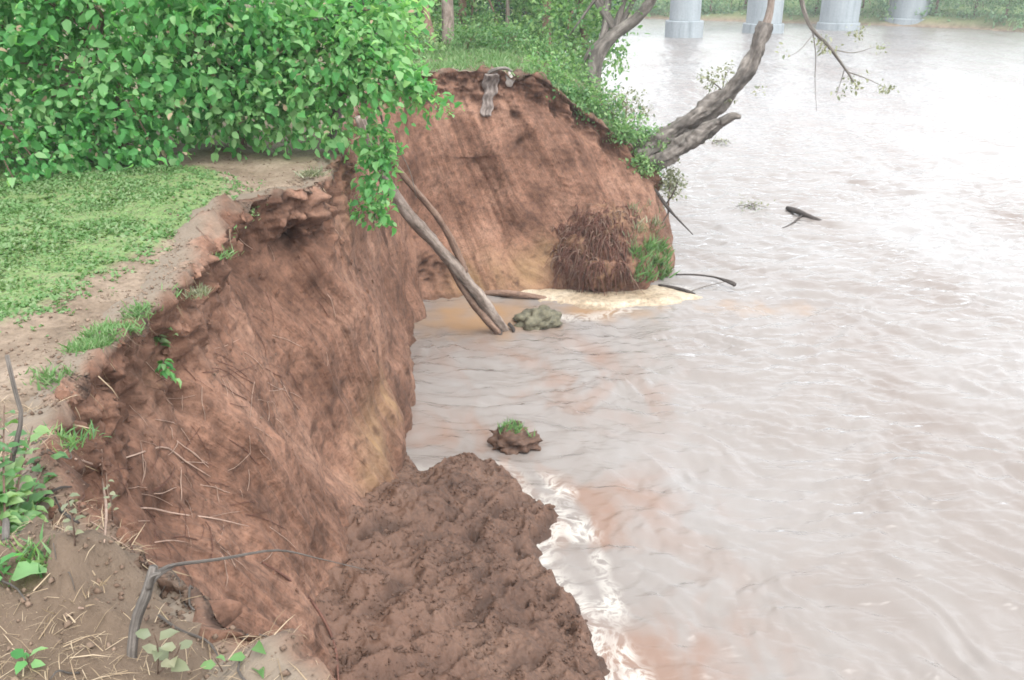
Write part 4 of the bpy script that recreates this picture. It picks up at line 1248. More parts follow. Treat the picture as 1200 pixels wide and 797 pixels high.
Pm = np.stack([-1.9 + 3.2 * RNG.random(16000), 4.6 + 7 * RNG.random(16000)], -1)
Pm = Pm[fbm(v3(Pm[:, 0] * 2.2, Pm[:, 1] * 2.2, 44), 3) > 0.02]
Pmz = np.array([(lambda r: r[0].z if r[0] is not None else -9)(BV['mud'].ray_cast(Vector((x, y, 9)), Vector((0, 0, -1)))) for x, y in Pm])
Pm, Pmz = Pm[Pmz > .04], Pmz[Pmz > .04]
szm = 0.006 + 0.020 * RNG.random(len(Pm)) ** 3
o = link('crumbs', crumbs('crumbs', v3(Pm[:, 0], Pm[:, 1], Pmz + szm * .2), szm, M['mud'], {'damp': RNG.random(len(Pm)) * .4, 'ochre': RNG.random(len(Pm)) * .5}), mud)
o['kind'] = 'stuff'
# broken clods stuck on the near face below the rim
for k in range(230):
    i_ = random.choice(np.where((S[:, 1] > 2.6) & (S[:, 1] < 13))[0])
    j_ = 6 + int(random.random() ** 1.8 * 120)
    p = Vector(GV[i_, j_])
    if p.z < .9: continue
    o = link('clod', random.choice(face_clods), cliff)
    s_ = (0.012 + 0.06 * random.random() ** 2.6) * (1.0 if j_ < 45 else .55)
    o.location = p
    o.scale = (s_ * random.uniform(.8, 1.4), s_, s_ * random.uniform(.7, 1.1))
    o.rotation_euler = (random.uniform(0, 6.3), random.uniform(0, 6.3), random.uniform(0, 6.3))

o = link('olive_clod', lump_mesh('olive_clod', (.44, .32, .28), 3.3, M['stone_olive'], 4, .45, 2.2)); o.location = at(630, 380, z=0) + Vector((0, 0, .05)); o.rotation_euler = (0, -.15, .1)
tag(o, 'olive grey clod lying in the water at the end of the fallen trunk', 'clod')
so = empty('sod_clump', at(602, 522, z=0), 'dark sod clump with a green tuft standing in the water off the mud', 'sod')
c_ = link('soil', lump_mesh('soil', (.31, .24, .20), 8.7, M['mud'], 4, .75, 2.0), so); c_.location = (0, 0, .06)
tp = np.array(so.location) + np.array([-.03, .02, .27])
o = link('tuft', blades('tuft', tp + RNG.normal(size=(40, 3)) * np.array([.09, .07, .03]), 7, .13, .03, .9, M['leaf_bush']), so); o.location = -so.location
o = link('twig', tube_mesh('twig', [(([at(617, 515, z=.1), at(626, 512, z=.14), at(634, 514, z=.1)], [.012, .01, .006]), dict(segs=6))], M['wood_dark']), so); o.location = -so.location

# ------------------------------------------------------------------ fallen forked trunk and driftwood
ft = empty('fallen_trunk', at(592, 388, z=0), 'fallen pale grey forked trunk propped from the rim down into the water', 'trunk')
part('main_stem', tube_mesh('main_stem', [(([Vector((-2.35, 13.9, 4.75)), at(440, 190, y=14.1), at(472, 243, y=14.7), at(508, 284, y=15.3), at(544, 325, y=15.8), at(575, 365, y=16.4), at(596, 392, z=-.15)], [.075, .085, .098, .105, .113, .108, .085]), dict(segs=18, n=80, rough=.30, freq=7))], M['bark_pale']), ft)
part('side_stem', tube_mesh('side_stem', [(([at(440, 165, y=13.9), at(464, 196, y=14.3), at(507, 247, y=15.0), at(530, 283, y=15.45), at(545, 318, y=15.75)], [.045, .05, .055, .06, .07]), dict(segs=10, n=40, rough=.3, freq=8))], M['bark_brown']), ft)
part('under_stem', tube_mesh('under_stem', [(([at(522, 305, y=15.5), at(548, 347, y=16.0), at(572, 376, y=16.4), at(588, 394, z=-.08)], [.03, .07, .08, .06]), dict(segs=10, n=20, rough=.2, freq=6))], M['bark_brown']), ft)
part('broken_end', tube_mesh('broken_end', [(([at(588, 380, z=.1), at(586, 390, z=.02), at(588, 396, z=-.1)], [.06, .05, .03]), dict(segs=7, rough=.3)), (([at(597, 380, z=.1), at(602, 386, z=.05), at(600, 393, z=-.08)], [.05, .04, .02]), dict(segs=7, rough=.3))], M['wood_dark']), ft)
stick('driftwood', 'brown half-sunk driftwood pole behind the fallen trunk', 'driftwood', [at(562, 344, z=.02), at(585, 343, z=.1), at(615, 346, z=.09), at(648, 351, z=-.02)], [.05, .075, .07, .04], 'bark_brown')
stick('floating_log', 'short dark log floating alone out in the river', 'log', [at(923, 244, z=.05), at(935, 248, z=.11), at(948, 254, z=.07), at(962, 259, z=.0)], [.07, .085, .075, .05], 'wood_dark', extra=[([at(940, 252, z=.08), at(928, 262, z=.02), at(915, 268, z=-.05)], [.03, .02, .01])])
stick('driftwood_stick', 'thin stick in the water ending in a dark knob off the headland', 'stick', [at(792, 322, z=.05), at(815, 322, z=.12), at(838, 325, z=.1), at(856, 331, z=.08), at(861, 334, z=.02)], [.022, .022, .025, .05, .05], 'wood_dark')
stick('driftwood_stick', 'short dark stick at the right tip of the foam raft', 'stick', [at(772, 334, z=.08), at(790, 337, z=.1), at(805, 341, z=.1), at(814, 345, z=.02)], [.03, .035, .04, .03], 'wood_dark')
stick('drift_twig', 'pale wet twig linking the two sticks off the headland', 'twig', [at(800, 345, z=.03), at(825, 336, z=.06), at(850, 330, z=.06)], [.014, .014, .01], 'bark_grey')
for u, v, lb in [(880, 243, 'floating tuft of debris left of the dark log'), (845, 168, 'small floating weed scrap below the leaning trunk')]:
    c0 = at(u, v, z=0.0)
    r_ = empty('drift_weed', c0, lb, 'debris')
    o = link('twigs', tube_mesh('twigs', [(([c0 + Vector((random.uniform(-.5, .5), random.uniform(-.3, .3), -.03)), c0 + Vector((random.uniform(-.2, .2), random.uniform(-.2, .2), .13)), c0 + Vector((random.uniform(-.5, .5), random.uniform(-.4, .4), .05))], [.012, .012, .006]), dict(segs=5)) for k in range(5)], M['bark_grey']), r_); o.location = -c0
    pp = np.array(c0) + RNG.normal(size=(70, 3)) * np.array([.28, .35, .05]) + np.array([0, 0, .08])
    o = link('leaves', leaf_mesh('leaves', pp, RNG.normal(size=(70, 3)), np.tile([0, 0, 1.], (70, 1)), .06 + .05 * RNG.random(70), M['leaf_dry']), r_); o.location = -c0

# ------------------------------------------------------------------ slumped block of earth at the foot of the headland
import bmesh
bm_ = bmesh.new(); bmesh.ops.create_icosphere(bm_, subdivisions=6, radius=1.0)
V_ = np.array([v.co[:] for v in bm_.verts]); F_ = np.array([[v.index for v in f.verts] for f in bm_.faces]); bm_.free()
az_ = np.arctan2(V_[:, 1], V_[:, 0])
dsp = 0.16 * fbm(V_ * 1.5 + 3, 4) + 0.05 * fbm(V_ * 6, 3) - 0.05 * np.abs(fbm(v3(az_ * 5, V_[:, 2] * .7, 1), 3))
wl, wlh = worley(np.stack([az_ * 4 + V_[:, 2], V_[:, 2] * 4], -1))
dsp = dsp + (wlh - .5) * .05
ctr = np.array(at(712, 292, y=19.30))
Vw = V_ * (1 + dsp)[:, None] * np.array([1.0, .62, 1.15]) * np.where(V_[:, 2:3] < 0, 1.1, 1.0) + np.array([0, 0, -.1]) + ctr
dmp = np.clip(0.5 * fbm(V_ * 3 + 7, 3) + .25 * sstep(.15, -.6, V_[:, 2]), 0, .6)
blk = new_mesh('slumped_block', Vw - ctr, F_, True, {'damp': dmp, 'ochre': np.clip(fbm(V_ * 2 + 1, 2), 0, .4), 'top': np.zeros(len(V_))}, np.stack([az_ * .9, -V_[:, 2] * 1.1], -1), [M['cliff']])
ob = link('slumped_block', blk); ob.location = ctr
tag(ob, 'rounded slumped block of red earth bulging at the right foot of the far cliff', 'earth block')
BV['block'] = BVHTree.FromPolygons(Vw.tolist(), F_.tolist())

# ------------------------------------------------------------------ headland: root tangle, plants, dead branch, stone, sacking
specs = []
clump = [(random.uniform(655, 735), random.uniform(240, 320), random.uniform(6, 15)) for _ in range(30)]
for k in range(1000):
    cu, cv, cr = random.choice(clump)
    u0, v0 = random.gauss(cu, cr * .8), random.gauss(cv, cr * .45)
    if v0 > 335 or u0 < 646 or u0 > 752 or (u0 < 670 and v0 < 262): continue
    p, n_ = hit(u0, v0, only=('cliff', 'block'))
    if p.y > 22 or p.z < .05: continue
    L = random.uniform(.10, .55) * (0.6 + cr / 20)
    sw = random.gauss(0, .13)
    bul = random.uniform(.01, .09)
    pts = [p - n_ * .03, p + n_ * bul + Vector((sw * .3, 0, .02)), p + n_ * bul * random.uniform(.5, 1.2) + Vector((sw * .7, 0, -.45 * L)), p + n_ * bul * random.uniform(.0, .8) + Vector((sw * random.uniform(.5, 1.5), -.02, -L))]
    pts = [Vector((q_.x, q_.y, max(q_.z, 0.01))) for q_ in pts]
    r0 = random.uniform(.004, .016)
    specs.append(((pts, [r0, r0, r0 * .8, r0 * .35]), dict(segs=4, n=7)))
rt = empty('root_tangle', hit(700, 335)[0], 'tangled mass of reddish roots hanging at the foot of the headland', 'roots')
part('red_roots', tube_mesh('red_roots', [s_ for k, s_ in enumerate(specs) if k % 4], M['root_red']), rt)['kind'] = 'stuff'
part('brown_roots', tube_mesh('brown_roots', specs[::4], M['bark_brown']), rt)['kind'] = 'stuff'

b = hit(760, 322, only=('cliff', 'block'))[0]
pr = empty('headland_plant', b, 'bright green grassy plant at the water edge of the headland tip', 'plant')
src = np.array([tuple(hit(random.uniform(742, 782), random.uniform(285, 330), only=('cliff', 'block'))[0]) for _ in range(60)])
src = src[src[:, 1] < 23]
o = link('leaves', blades('leaves', src, 9, .28, .05, .55, M['grass'], out=(0.1, -.35, .1)), pr); o.location = -b
for i in range(0, len(src), 6):
    o = link('stem', tube_mesh('stem', [((([Vector(src[i]), Vector(src[i]) + Vector((.02, -.08, .12)), Vector(src[i]) + Vector((.05, -.15, .2))]), [.008, .006, .003]), dict(segs=5))], M['bark_brown']), pr); o.location = -b
src = np.array([tuple(hit(random.uniform(738, 775), random.uniform(240, 285), only=('cliff', 'block'))[0]) for _ in range(36)])
src = src[src[:, 1] < 23]
o = tag(link('sparse_grass', blades('sparse_grass', src, 5, .2, .05, .5, M['leaf_dry'], out=(.1, -.3, 0))), 'sparse olive grass on the soil above the headland plant', 'grass', kind='stuff')

stick('dead_branch', 'dead dark branch poking out over the river from the headland tip', 'branch', [at(768, 222, y=20.9), at(780, 240, y=20.8), at(790, 252, y=20.7), at(812, 275, y=20.4)], [.03, .045, .03, .012], 'wood_dark',
      extra=[([at(780, 240, y=20.8), at(790, 225, y=20.7), at(795, 210, y=20.7)], [.02, .014, .006]), ([at(785, 246, y=20.8), at(776, 262, y=20.6)], [.02, .008])])
o = link('white_stone', lump_mesh('white_stone', (.10, .09, .16), 2.2, M['stone_white'], 3, .3)); o.location = hit(597, 92)[0] + Vector((0, -.05, 0)); tag(o, 'small white stone stuck in the far cliff just under its rim', 'stone')
o = link('dark_stone', lump_mesh('dark_stone', (.13, .1, .13), 4.4, M['sod'], 3, .3)); o.location = hit(607, 88)[0]; tag(o, 'dark soil knob right of the white stone on the far rim', 'clod')
# hanging root sheet below the far rim
def sheet(u0, u1, v0, v1, nx, nz_, lift):
    V_ = []
    for j in range(nz_):
        for i in range(nx):
            f = j / (nz_ - 1)
            u = u0 + (u1 - u0) * i / (nx - 1) * (1 - .45 * f) + math.sin(j * .9) * 1.2 - 3 * f
            p, n_ = hit(u, v0 + (v1 - v0) * f, only=('cliff',))
            p = p + Vector((0, -1, .15)) * (lift + .05 * math.sin(i * 2.1 + j * .5))
            V_.append(tuple(p))
    return np.array(V_)
V_ = sheet(568, 585, 88, 136, 9, 22, .10)
me = new_mesh('hanging_root_sheet', V_, grid_faces(22, 9), True, None, None, [M['cloth']])
o = tag(link('hanging_root_sheet', me), 'pale grey matted root sheet hanging down the far cliff from its rim', 'roots')
md = o.modifiers.new('thick', 'SOLIDIFY'); md.thickness = .04
stick('rim_root', 'pale root end lying over the far rim above the hanging sheet', 'root', [at(566, 90, y=20.15), at(578, 82, y=20.1), at(592, 80, y=20.1), at(600, 84, y=20.05)], [.025, .04, .035, .025], 'bark_grey')

# ------------------------------------------------------------------ leaning hollow trunk over the river
lb0 = at(716, 200, y=21.7)
lt = empty('leaning_tree', lb0, 'old hollow grey trunk leaning out over the river with a drooping leafy bough', 'tree')
part('trunk', tube_mesh('trunk', [(([at(690, 235, y=22.0), at(735, 190, y=21.6), at(775, 166, y=21.4), at(815, 138, y=21.2), at(850, 112, y=21.0), at(875, 84, y=20.9), at(888, 55, y=20.9), at(897, 26, y=20.9)], [.34, .29, .22, .19, .175, .17, .155, .12]), dict(segs=30, n=140, rough=.62, freq=7))], M['bark_grey']), lt)
part('lower_slab', tube_mesh('lower_slab', [(([at(730, 205, y=21.4), at(775, 186, y=21.1), at(815, 160, y=20.9), at(842, 145, y=20.75), at(862, 136, y=20.65)], [.24, .20, .16, .11, .05]), dict(segs=24, n=100, rough=.65, freq=8))], M['bark_grey']), lt)
part('stub', tube_mesh('stub', [(([at(845, 143, y=20.7), at(858, 136, y=20.6), at(868, 137, y=20.5)], [.10, .09, .05]), dict(segs=9, rough=.3))], M['bark_grey']), lt)
top = at(905, -60, y=20.9)
part('upper_limb', tube_mesh('upper_limb', [(([at(893, 40, y=20.9), at(902, 15, y=20.9), at(905, -20, y=20.9), top, at(915, -140, y=20.7)], [.12, .085, .085, .08, .05]), dict(segs=9, n=24, rough=.15))], M['bark_pale']), lt)
br = [at(905, -60, y=20.9), at(922, -62, y=20.6), at(936, -15, y=20.3), at(948, 28, y=20.2), at(972, 55, y=20.1), at(990, 80, y=20.0), at(1006, 105, y=20.0)]
bough = part('bough', tube_mesh('bough', [((br, [.06, .055, .05, .045, .04, .03, .012]), dict(segs=7, n=30, rough=.2)),
      (([at(952, 35, y=20.2), at(956, 65, y=20.1), at(955, 95, y=20.1), at(957, 130, y=20.1)], [.014, .010, .008, .005]), dict(segs=5)),
      (([at(975, 58, y=20.1), at(1000, 62, y=20.2), at(1025, 55, y=20.3)], [.016, .01, .005]), dict(segs=5)),
      (([at(992, 84, y=20.0), at(1015, 92, y=19.9), at(1040, 104, y=19.8)], [.016, .01, .005]), dict(segs=5)),
      (([at(953, 40, y=20.2), at(938, 58, y=20.0), at(925, 66, y=19.9)], [.01, .008, .004]), dict(segs=5)),
      (([at(990, 80, y=20.0), at(984, 100, y=20.1), at(980, 112, y=20.1)], [.012, .008, .004]), dict(segs=5))], M['bark_grey']), lt)
lp, ax, nr, size, tint, tw = crown_points([ell(1000, 95, 20, .22, .2, .22), ell(1020, 60, 20.2, .3, .2, .1), ell(1035, 103, 19.9, .22, .2, .12), ell(985, 108, 20.1, .15, .15, .14), ell(928, 62, 19.9, .25, .2, .1), ell(957, 90, 20.1, .06, .06, .3), ell(972, 50, 20.1, .3, .2, .2), ell(1005, 40, 20.2, .25, .2, .15)], 42, 7, 0.085, 0.5, 0.2, 0.9)
o = link('foliage', leaf_mesh('foliage', lp, ax, nr, size, M['leaf_dry'], 0.6, tint=tint), lt); o.location = -lt.location
lp, ax, nr, size, tint, tw = crown_points([ell(838, 95, 21.5, .35, .3, .25), ell(850, 85, 21.5, .2, .2, .15), ell(822, 88, 21.5, .3, .2, .1), ell(890, 105, 20.8, .1, .1, .08), ell(858, 118, 20.9, .15, .1, .06)], 34, 7, 0.085, 0.3, 0.2, 1.0)
o = link('sprig', leaf_mesh('sprig', lp, ax, nr, size, M['leaf_dry'], 0.6, tint=tint), lt); o.location = -lt.location; o['kind'] = 'stuff'
o = part('sprig_stem', tube_mesh('sprig_stem', [(([at(852, 112, y=21.1), at(840, 100, y=21.4), at(822, 88, y=21.5)], [.02, .014, .006]), dict(segs=5)), (([at(846, 108, y=21.3), at(850, 90, y=21.5), at(856, 80, y=21.6)], [.014, .01, .005]), dict(segs=5))], M['bark_grey']), lt)
lp, ax, nr, size, tint, tw = crown_points([(Vector((7.0, 20.5, 8.4)), (1.6, 1.5, 1.0)), (Vector((6.2, 21.2, 9.2)), (1.5, 1.4, 1.0))], 150, 8, 0.12, 0.3, 0.4, 1.3)
o = link('crown', leaf_mesh('crown', lp, ax, nr, size, M['leaf_tree'], 0.7, tint=tint), lt); o.location = -lt.location

# ------------------------------------------------------------------ bushes along the headland crest
G_CREST = 'bushes along the crest of the headland'
for k, (u, v, y, rx, ry, rz, lb, mt) in enumerate([
    (636, 84, 21.0, .46, .45, .42, 'dark green bush at the top end of the headland crest beside the white stone', 'leaf_tree'),
    (668, 104, 21.3, .55, .5, .50, 'round green bush on the headland crest below the bent riverside tree', 'leaf_bush'),
    (702, 132, 21.5, .55, .5, .46, 'yellow-green bush half way down the headland crest', 'leaf_bush'),
    (738, 152, 21.7, .52, .5, .46, 'green bush on the crest just before the leaning trunk', 'leaf_tree'),
    (770, 168, 21.4, .40, .40, .40, 'mixed olive bush around the base of the leaning trunk', 'leaf_bush'),
    (735, 122, 22.6, .6, .5, .36, 'thin-leaved olive bush on the river side of the crest', 'leaf_dry'),
    (655, 112, 20.75, .30, .25, .22, 'small dark weeds spilling over the upper headland edge', 'leaf_tree'),
    (690, 143, 20.8, .32, .25, .22, 'small green weeds spilling over the middle of the headland edge', 'leaf_bush'),
    (725, 168, 20.9, .34, .25, .22, 'low straggly weeds spilling over the lower headland edge', 'leaf_bush'),
    (752, 192, 20.9, .34, .22, .20, 'low weeds hanging under the base of the leaning trunk', 'leaf_bush'),
    (786, 212, 21.2, .2, .2, .36, 'pale wispy bush hanging at the river end of the headland', 'leaf_dry')]):
    c = at(u, v, y=y)
    gz_ = drop(c.x, c.y)
    if gz_ > 0.2: c.z = max(c.z, gz_ + rz * .45)
    bz = min(gz_, c.z) if gz_ > -5 else c.z - rz
    plant('crest_bush', lb, 'bush', (c.x, c.y, bz), [(c, (rx, ry, rz)), (c + Vector((rx * .5, .1, -rz * .4)), (rx * .7, ry * .7, rz * .7)), (c + Vector((-rx * .5, .0, rz * .1)), (rx * .6, ry * .6, rz * .6))],
          int(130 * rx / .4) if mt != 'leaf_dry' else 70, 8, 0.085, M[mt], trunk_r=.03, n_limb=7, group=G_CREST, shell=.3, spread=1.2, width=.65, segs=6)

# grass along the far rim and headland
P = np.stack([-2.8 + 7 * RNG.random(9000), 19.4 + 9 * RNG.random(9000)], -1)
D_, Z_ = rim_dist(P[:, 0], P[:, 1])
P = P[(D_ > 0.0) & (D_ < 7) & (RNG.random(len(P)) < np.clip(.55 + fbm(v3(P[:, 0] * 1.3, P[:, 1] * 1.3, 4), 3), .05, 1))]
Pz = np.array([drop(x, y) for x, y in P])
P3 = v3(P[:, 0], P[:, 1], Pz)[Pz > 0.3]
tag(link('rim_grass', blades('rim_grass', P3, 4, .17, .09, .8, M['grass'])), 'light green grass growing behind the rim of the far cliff', 'grass', kind='stuff')

# ------------------------------------------------------------------ wood behind the far cliff
def tree(name, lb, base, trunk, tr_r, ells, n_twig, per, leaf, mat, bark, n_limb=10, group='trees behind the far cliff', width=.7, shell=.35, segs=12, cat='tree', spread=1.3):
    return plant(name, lb, cat, base, ells, n_twig, per, leaf, M[mat], trunk=trunk, trunk_r=tr_r, n_limb=n_limb, bark=bark, group=group, shell=shell, width=width, segs=segs, spread=spread)
def up(u, v, y, z1, lean=(0, 0)):
    b = at(u, v, y=y); b.z = drop(b.x, b.y)
    if b.z < -5: b.z = 3.0
    return b, [b - Vector((0, 0, .2)), b + Vector((lean[0] * .3, lean[1] * .3, (z1 - b.z) * .33)), b + Vector((lean[0] * .65, lean[1] * .65, (z1 - b.z) * .66)), Vector((b.x + lean[0], b.y + lean[1], z1))]
def E(x, y, z, a, b, c): return (Vector((x, y, z)), (a, b, c))
b, t_ = up(525, 58, 26.0, 10.0, (.1, 0)); tree('tall_tree', 'tall tree with a straight pale grey trunk at the back of the far cliff', b, t_, .19, [E(b.x, b.y + .3, 10.5, 2.2, 2, 2.0), E(b.x - 1, b.y + 1, 8.5, 1.5, 1.5, 1.2), E(b.x + 1, b.y + 1.5, 9, 1.4, 1.4, 1.3)], 260, 9, .17, 'leaf_tree', 'bark_pale')
b, t_ = up(505, 66, 24.8, 5.9, (-.1, 0)); tree('stump_tree', 'short brown broken trunk left of the tall pale trunk', b, t_, .19, [E(b.x - .4, b.y + .4, 6.3, .9, .7, .5), E(b.x - .7, b.y, 5.6, .5, .5, .6)], 70, 9, .12, 'leaf_bush', 'bark_brown', 5)
b, t_ = up(641, 66, 27.5, 10.0, (-.1, .2)); tree('tall_tree', 'slim brown trunk in the green undergrowth above the white stone', b, t_, .15, [E(b.x, b.y + .3, 10.0, 2.0, 2, 2.0), E(b.x + .4, b.y + .9, 6.6, 1.1, .9, .9), E(b.x - .3, b.y + 1.2, 5.7, 1.0, .7, .8)], 300, 9, .15, 'leaf_tree', 'bark_brown')
b, t_ = up(594, 58, 28.5, 9.0, (.15, 0)); tree('slender_tree', 'slender pale sapling trunk in front of the dark gap in the trees', b, t_, .07, [E(b.x, b.y, 9.0, 1.4, 1.4, 1.3), E(b.x + .5, b.y + .5, 6.0, .6, .6, .7)], 120, 9, .14, 'leaf_bush', 'bark_pale', 6)
b = at(692, 112, y=25.0); b.z = drop(b.x, b.y)
tree('bent_tree', 'bent riverside tree with a forked grey trunk above the headland bushes', b, [b - Vector((0, 0, .3)), at(697, 80, y=25), at(706, 55, y=25), at(722, 38, y=25), at(748, 20, y=24.8), at(768, -12, y=24.6), at(775, -60, y=24.5)], .24,
     [(at(735, 8, y=25.2), (.55, .6, .35)), (at(668, 55, y=25.5), (.8, .8, .75)), (at(655, 20, y=25.8), (.9, .9, .6)), (at(700, 20, y=26), (.6, .7, .5)), (at(675, 90, y=25.5), (.55, .6, .5)), (at(722, 70, y=25.4), (.28, .4, .26)), (at(755, -60, y=25), (1.3, 1.2, 1.0)), (at(640, -60, y=26), (1.5, 1.2, 1.2))], 460, 9, .12, 'leaf_tree', 'bark_grey', 12)
fork = [at(700, 70, y=25), at(708, 40, y=25.1), at(712, 10, y=25.3), at(716, -50, y=25.5)]
bt = COL.objects[-1]
part('fork', tube_mesh('fork', [((fork, [.15, .12, .10, .06]), dict(segs=9, n=20, rough=.15))], M['bark_grey']), [o for o in COL.objects if o.name.startswith('bent_tree')][0])
for (x, y, r, zc, mt, lb, nm) in [
    (-2.6, 30.5, 1.7, 6.2, 'leaf_tree', 'leafy tree behind the tall pale trunk at the edge of the near shrubs', 'wood_tree'),
    (-.6, 33.5, 1.6, 6.0, 'leaf_shaded', 'dark shaded tree filling the gap right of the tall pale trunk', 'wood_tree'),
    (1.1, 31.0, 1.5, 5.6, 'leaf_bush', 'light green tree behind the slender sapling', 'wood_tree'),
    (2.3, 30.0, 1.3, 5.2, 'leaf_tree', 'green tree left of the bent riverside tree', 'wood_tree'),
    (-5.5, 34.0, 2.2, 6.4, 'leaf_shaded', 'dark tree far back behind the near shrubs', 'wood_tree'),
    (2.4, 38.0, 1.9, 5.4, 'leaf_shaded', 'dark tree deep in the wood behind the bent riverside tree', 'wood_tree'),
    (-1.6, 28.6, 1.0, 5.5, 'leaf_bush', 'light green young tree just right of the tall pale trunk', 'wood_tree'),
    (.5, 36.5, 1.9, 5.2, 'leaf_shaded', 'dark tree far back behind the slender sapling', 'wood_tree'),
    (-3.6, 37.5, 2.0, 5.6, 'leaf_tree', 'green tree far back left of the tall pale trunk', 'wood_tree')]:
    b = Vector((x, y, max(drop(x, y), 2.5)))
    tree(nm, lb, b, [b - Vector((0, 0, .3)), b + Vector((.1, 0, 1.2)), b + Vector((-.1, .1, 2.6)), b + Vector((.1, 0, 4.2))], .16,
         [E(x, y, zc, r, r * .8, 1.7), E(x - r * .5, y - .3, zc - 1.0, r * .7, r * .6, 1.0), E(x + r * .5, y - .2, zc - .8, r * .7, r * .6, 1.0), E(x, y, zc + 2, r, r, 1.4)], int(300 * r), 9, .16, mt, 'bark_brown', 8)
# undergrowth: low bushes behind the far rim
for k, (u, v, y, r, lb) in enumerate([(548, 62, 24.6, .5, 'low bush at the foot of the tall pale trunk'), (590, 62, 24.2, .55, 'low bright bush in the middle of the far rim grass'), (625, 70, 23.5, .5, 'low blue-green bush where the far rim meets the headland crest'),
                                       (655, 82, 23.3, .55, 'low bush between the slim brown trunk and the crest'), (487, 60, 23.6, .5, 'low pale bush beside the near shrubs on the far rim'), (685, 110, 22.8, .5, 'low bush at the foot of the bent riverside tree'),
                                       (560, 50, 27.0, .7, 'taller bush behind the rim grass right of the tall pale trunk'), (610, 50, 26.4, .7, 'taller bush left of the slim brown trunk'), (668, 72, 25.0, .7, 'taller bush right of the slim brown trunk'), (500, 55, 26.5, .7, 'taller bush behind the short broken trunk')]):
    c = at(u, v, y=y); b = Vector((c.x, c.y, drop(c.x, c.y)))
    plant('low_bush', lb, 'bush', b, [(b + Vector((0, 0, r * .5)), (r * 1.2, r, r * .7)), (b + Vector((r * .5, .2, r * .7)), (r * .7, r * .6, r * .5))], int(150 * r / .5), 8, .085, M['leaf_bush'], trunk_r=.03, n_limb=6, group='low bushes behind the far rim', shell=.3, width=.65, segs=6)

# ------------------------------------------------------------------ bridge
bd = (Vector((45.0, 104.1, 0)) - Vector((16.5, 88.25, 0))).normalized()
bp = Vector((-bd.y, bd.x, 0))
br0 = empty('bridge', (16.54, 88.25, 0), 'pale concrete bridge piers standing in the river in front of the far trees', 'bridge')
def cyl(c, r, z0, z1, segs=40, bev=.06):
    zs = [(z0, r), (z1 - bev, r), (z1, r - bev)]
    V_, F_ = [], []
    for z, rr in zs:
        for k in range(segs):
            a = 2 * math.pi * k / segs
            V_.append((c.x + rr * math.cos(a), c.y + rr * math.sin(a), z))
    for i in range(2):
        for k in range(segs):
            F_.append((i * segs + k, i * segs + (k + 1) % segs, (i + 1) * segs + (k + 1) % segs, (i + 1) * segs + k))
    F_.append(tuple(range(2 * segs, 3 * segs)))
    return new_mesh('cyl', np.array(V_), F_, False, None, None, [M['concrete']])
for (u, v, w_, fw, fh) in [(805, 45, 34, 42, 1.5), (900, 40, 38, 44, .9), (990, 36, 40, 44, .7), (1075, 31, 42, 52, .75)]:
    c = at(u, v, z=0)
    s_ = c.length / FPX
    c = c + Vector((0, 1, 0)) * fw * s_ * .5
    p_ = part('pier', cyl(c, w_ * s_ / 2, -2, 9.6), br0)
    for o in (part('footing', cyl(c, fw * s_ / 2, -2, fh), p_),):
        o.location = (0, 0, 0)
    cap = cyl(c, w_ * s_ * .75, 9.6, 10.6); o = part('pier_cap', cap, p_); o.location = (0, 0, 0)
def boxm(c, du, dv, dz):
    V_ = [tuple(c + bd * (a * du) + bp * (b_ * dv) + Vector((0, 0, h_ * dz))) for h_ in (0, 1) for a, b_ in ((-1, -1), (1, -1), (1, 1), (-1, 1))]
    return new_mesh('box', np.array(V_), [(3, 2, 1, 0), (4, 5, 6, 7), (0, 1, 5, 4), (1, 2, 6, 5), (2, 3, 7, 6), (3, 0, 4, 7)], False, None, None, [M['concrete']])
mc = Vector((31, 97.5, 10.6))
part('deck', boxm(mc, 75, 3.2, 1.4), br0)
for s_ in (-1, 1): part('parapet', boxm(mc + bp * s_ * 3.05 + Vector((0, 0, 1.4)), 75, .12, .9), br0)

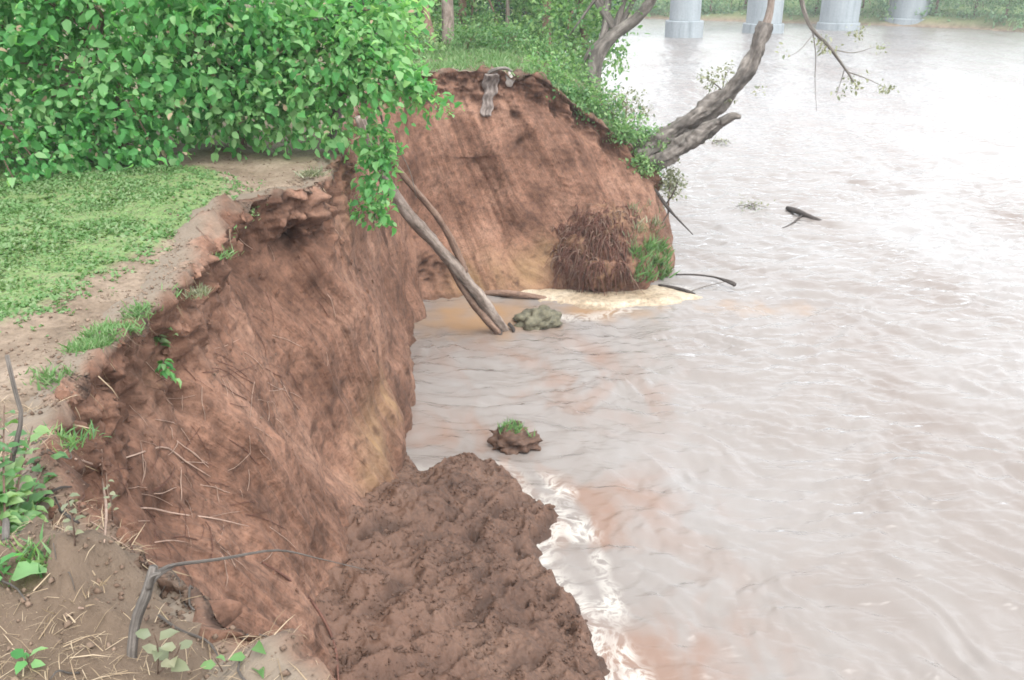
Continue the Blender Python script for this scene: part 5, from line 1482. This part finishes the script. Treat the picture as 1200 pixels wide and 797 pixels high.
# ------------------------------------------------------------------ trees on the far bank
far_names = ['at the far left behind the first bridge pier', 'between the first and second bridge piers, left one', 'between the first and second bridge piers, right one', 'just left of the second bridge pier', 'behind the second bridge pier', 'just right of the leaning trunk tip',
             'between the second and third piers', 'behind the third bridge pier', 'just right of the third pier', 'left of the fourth pier', 'behind the fourth bridge pier', 'just right of the fourth pier', 'next but one right of the fourth pier', 'near the right edge of the picture', 'at the right edge of the picture', 'just beyond the right edge of the picture']
L_ = spline(np.array([(6, 124), (17, 118.8), (33, 110.8), (47.3, 103.6), (53.2, 96.6), (62, 86)]), 400)
k_ = np.linspace(20, 370, 16).astype(int)
for i, kk in enumerate(k_):
    x, y = L_[kk]
    x += random.uniform(.3, 1.2); y += random.uniform(.4, 1.6)
    z = .7
    r = random.uniform(2.0, 2.9)
    b = Vector((x, y, z))
    tree('far_tree', 'leafy green tree on the far bank ' + far_names[i], b, [b - Vector((0, 0, .5)), b + Vector((.1, 0, 1.5)), b + Vector((0, 0, 3)), b + Vector((0, 0, 5))], .2,
         [E(x, y, 3.4, r, r * .7, 2.6), E(x - r * .6, y - .6, 1.9, r * .6, r * .5, 1.5), E(x + r * .5, y - .8, 1.7, r * .65, r * .5, 1.4), E(x, y, 6, r * 1.1, r, 2.2)], 210, 8, .34, 'leaf_far', 'bark_brown', 4, group='trees on the far bank', segs=6, shell=.5, spread=1.0)
m_ = []
for i in range(240):
    x, y = L_[random.randrange(400)]
    m_.append((x + random.uniform(-.3, 1.5), y + random.uniform(.0, 1.5), random.uniform(.3, .9)))
lp = np.repeat(np.array(m_), 12, 0) + RNG.normal(size=(240 * 12, 3)) * np.array([.5, .5, .35])
tag(link('far_scrub', leaf_mesh('far_scrub', lp, RNG.normal(size=lp.shape), RNG.normal(size=lp.shape) * .5 + np.array([0, -.2, 1.]), .25 + .2 * RNG.random(len(lp)), M['leaf_far'])), 'low scrub along the waterline of the far bank', 'scrub', kind='stuff')
# the wood going on behind the far bank
wood = []
for i in range(130):
    kk = random.randrange(400); x, y = L_[kk]
    wood.append((Vector((x + random.uniform(3, 14), y + random.uniform(3, 14), random.uniform(3, 7))), (2.6, 2.4, 2.6)))
for i in range(60):
    wood.append((Vector((random.uniform(-45, 10), random.uniform(132, 165), random.uniform(3, 7))), (3, 3, 3)))
lp, ax, nr, size, tint, tw = crown_points(wood, 2600, 9, .5, .2, .6, 1.1)
tag(link('far_wood', leaf_mesh('far_wood', lp, ax, nr, size, M['leaf_far'], tint=tint)), 'dense wood behind the trees of the far bank', 'wood', kind='stuff')


# ------------------------------------------------------------------ air
def haze():
    m = bpy.data.materials.new('haze'); m.use_nodes = True
    t = m.node_tree
    t.nodes.remove(t.nodes['Principled BSDF'])
    v = t.nodes.new('ShaderNodeVolumePrincipled')
    v.inputs['Color'].default_value = (.93, .96, 1, 1)
    v.inputs['Density'].default_value = 0.0008
    t.links.new(v.outputs[0], t.nodes['Material Output'].inputs['Volume'])
    V_ = [(x, y, z) for z in (-3.2, 16) for x, y in ((-410, -70), (410, -70), (410, 430), (-410, 430))]
    me = new_mesh('haze', np.array(V_, float), [(3, 2, 1, 0), (4, 5, 6, 7), (0, 1, 5, 4), (1, 2, 6, 5), (2, 3, 7, 6), (3, 0, 4, 7)], False, None, None, [m])
    tag(link('haze', me), 'thin pale haze over the river', 'haze', kind='stuff')
haze()
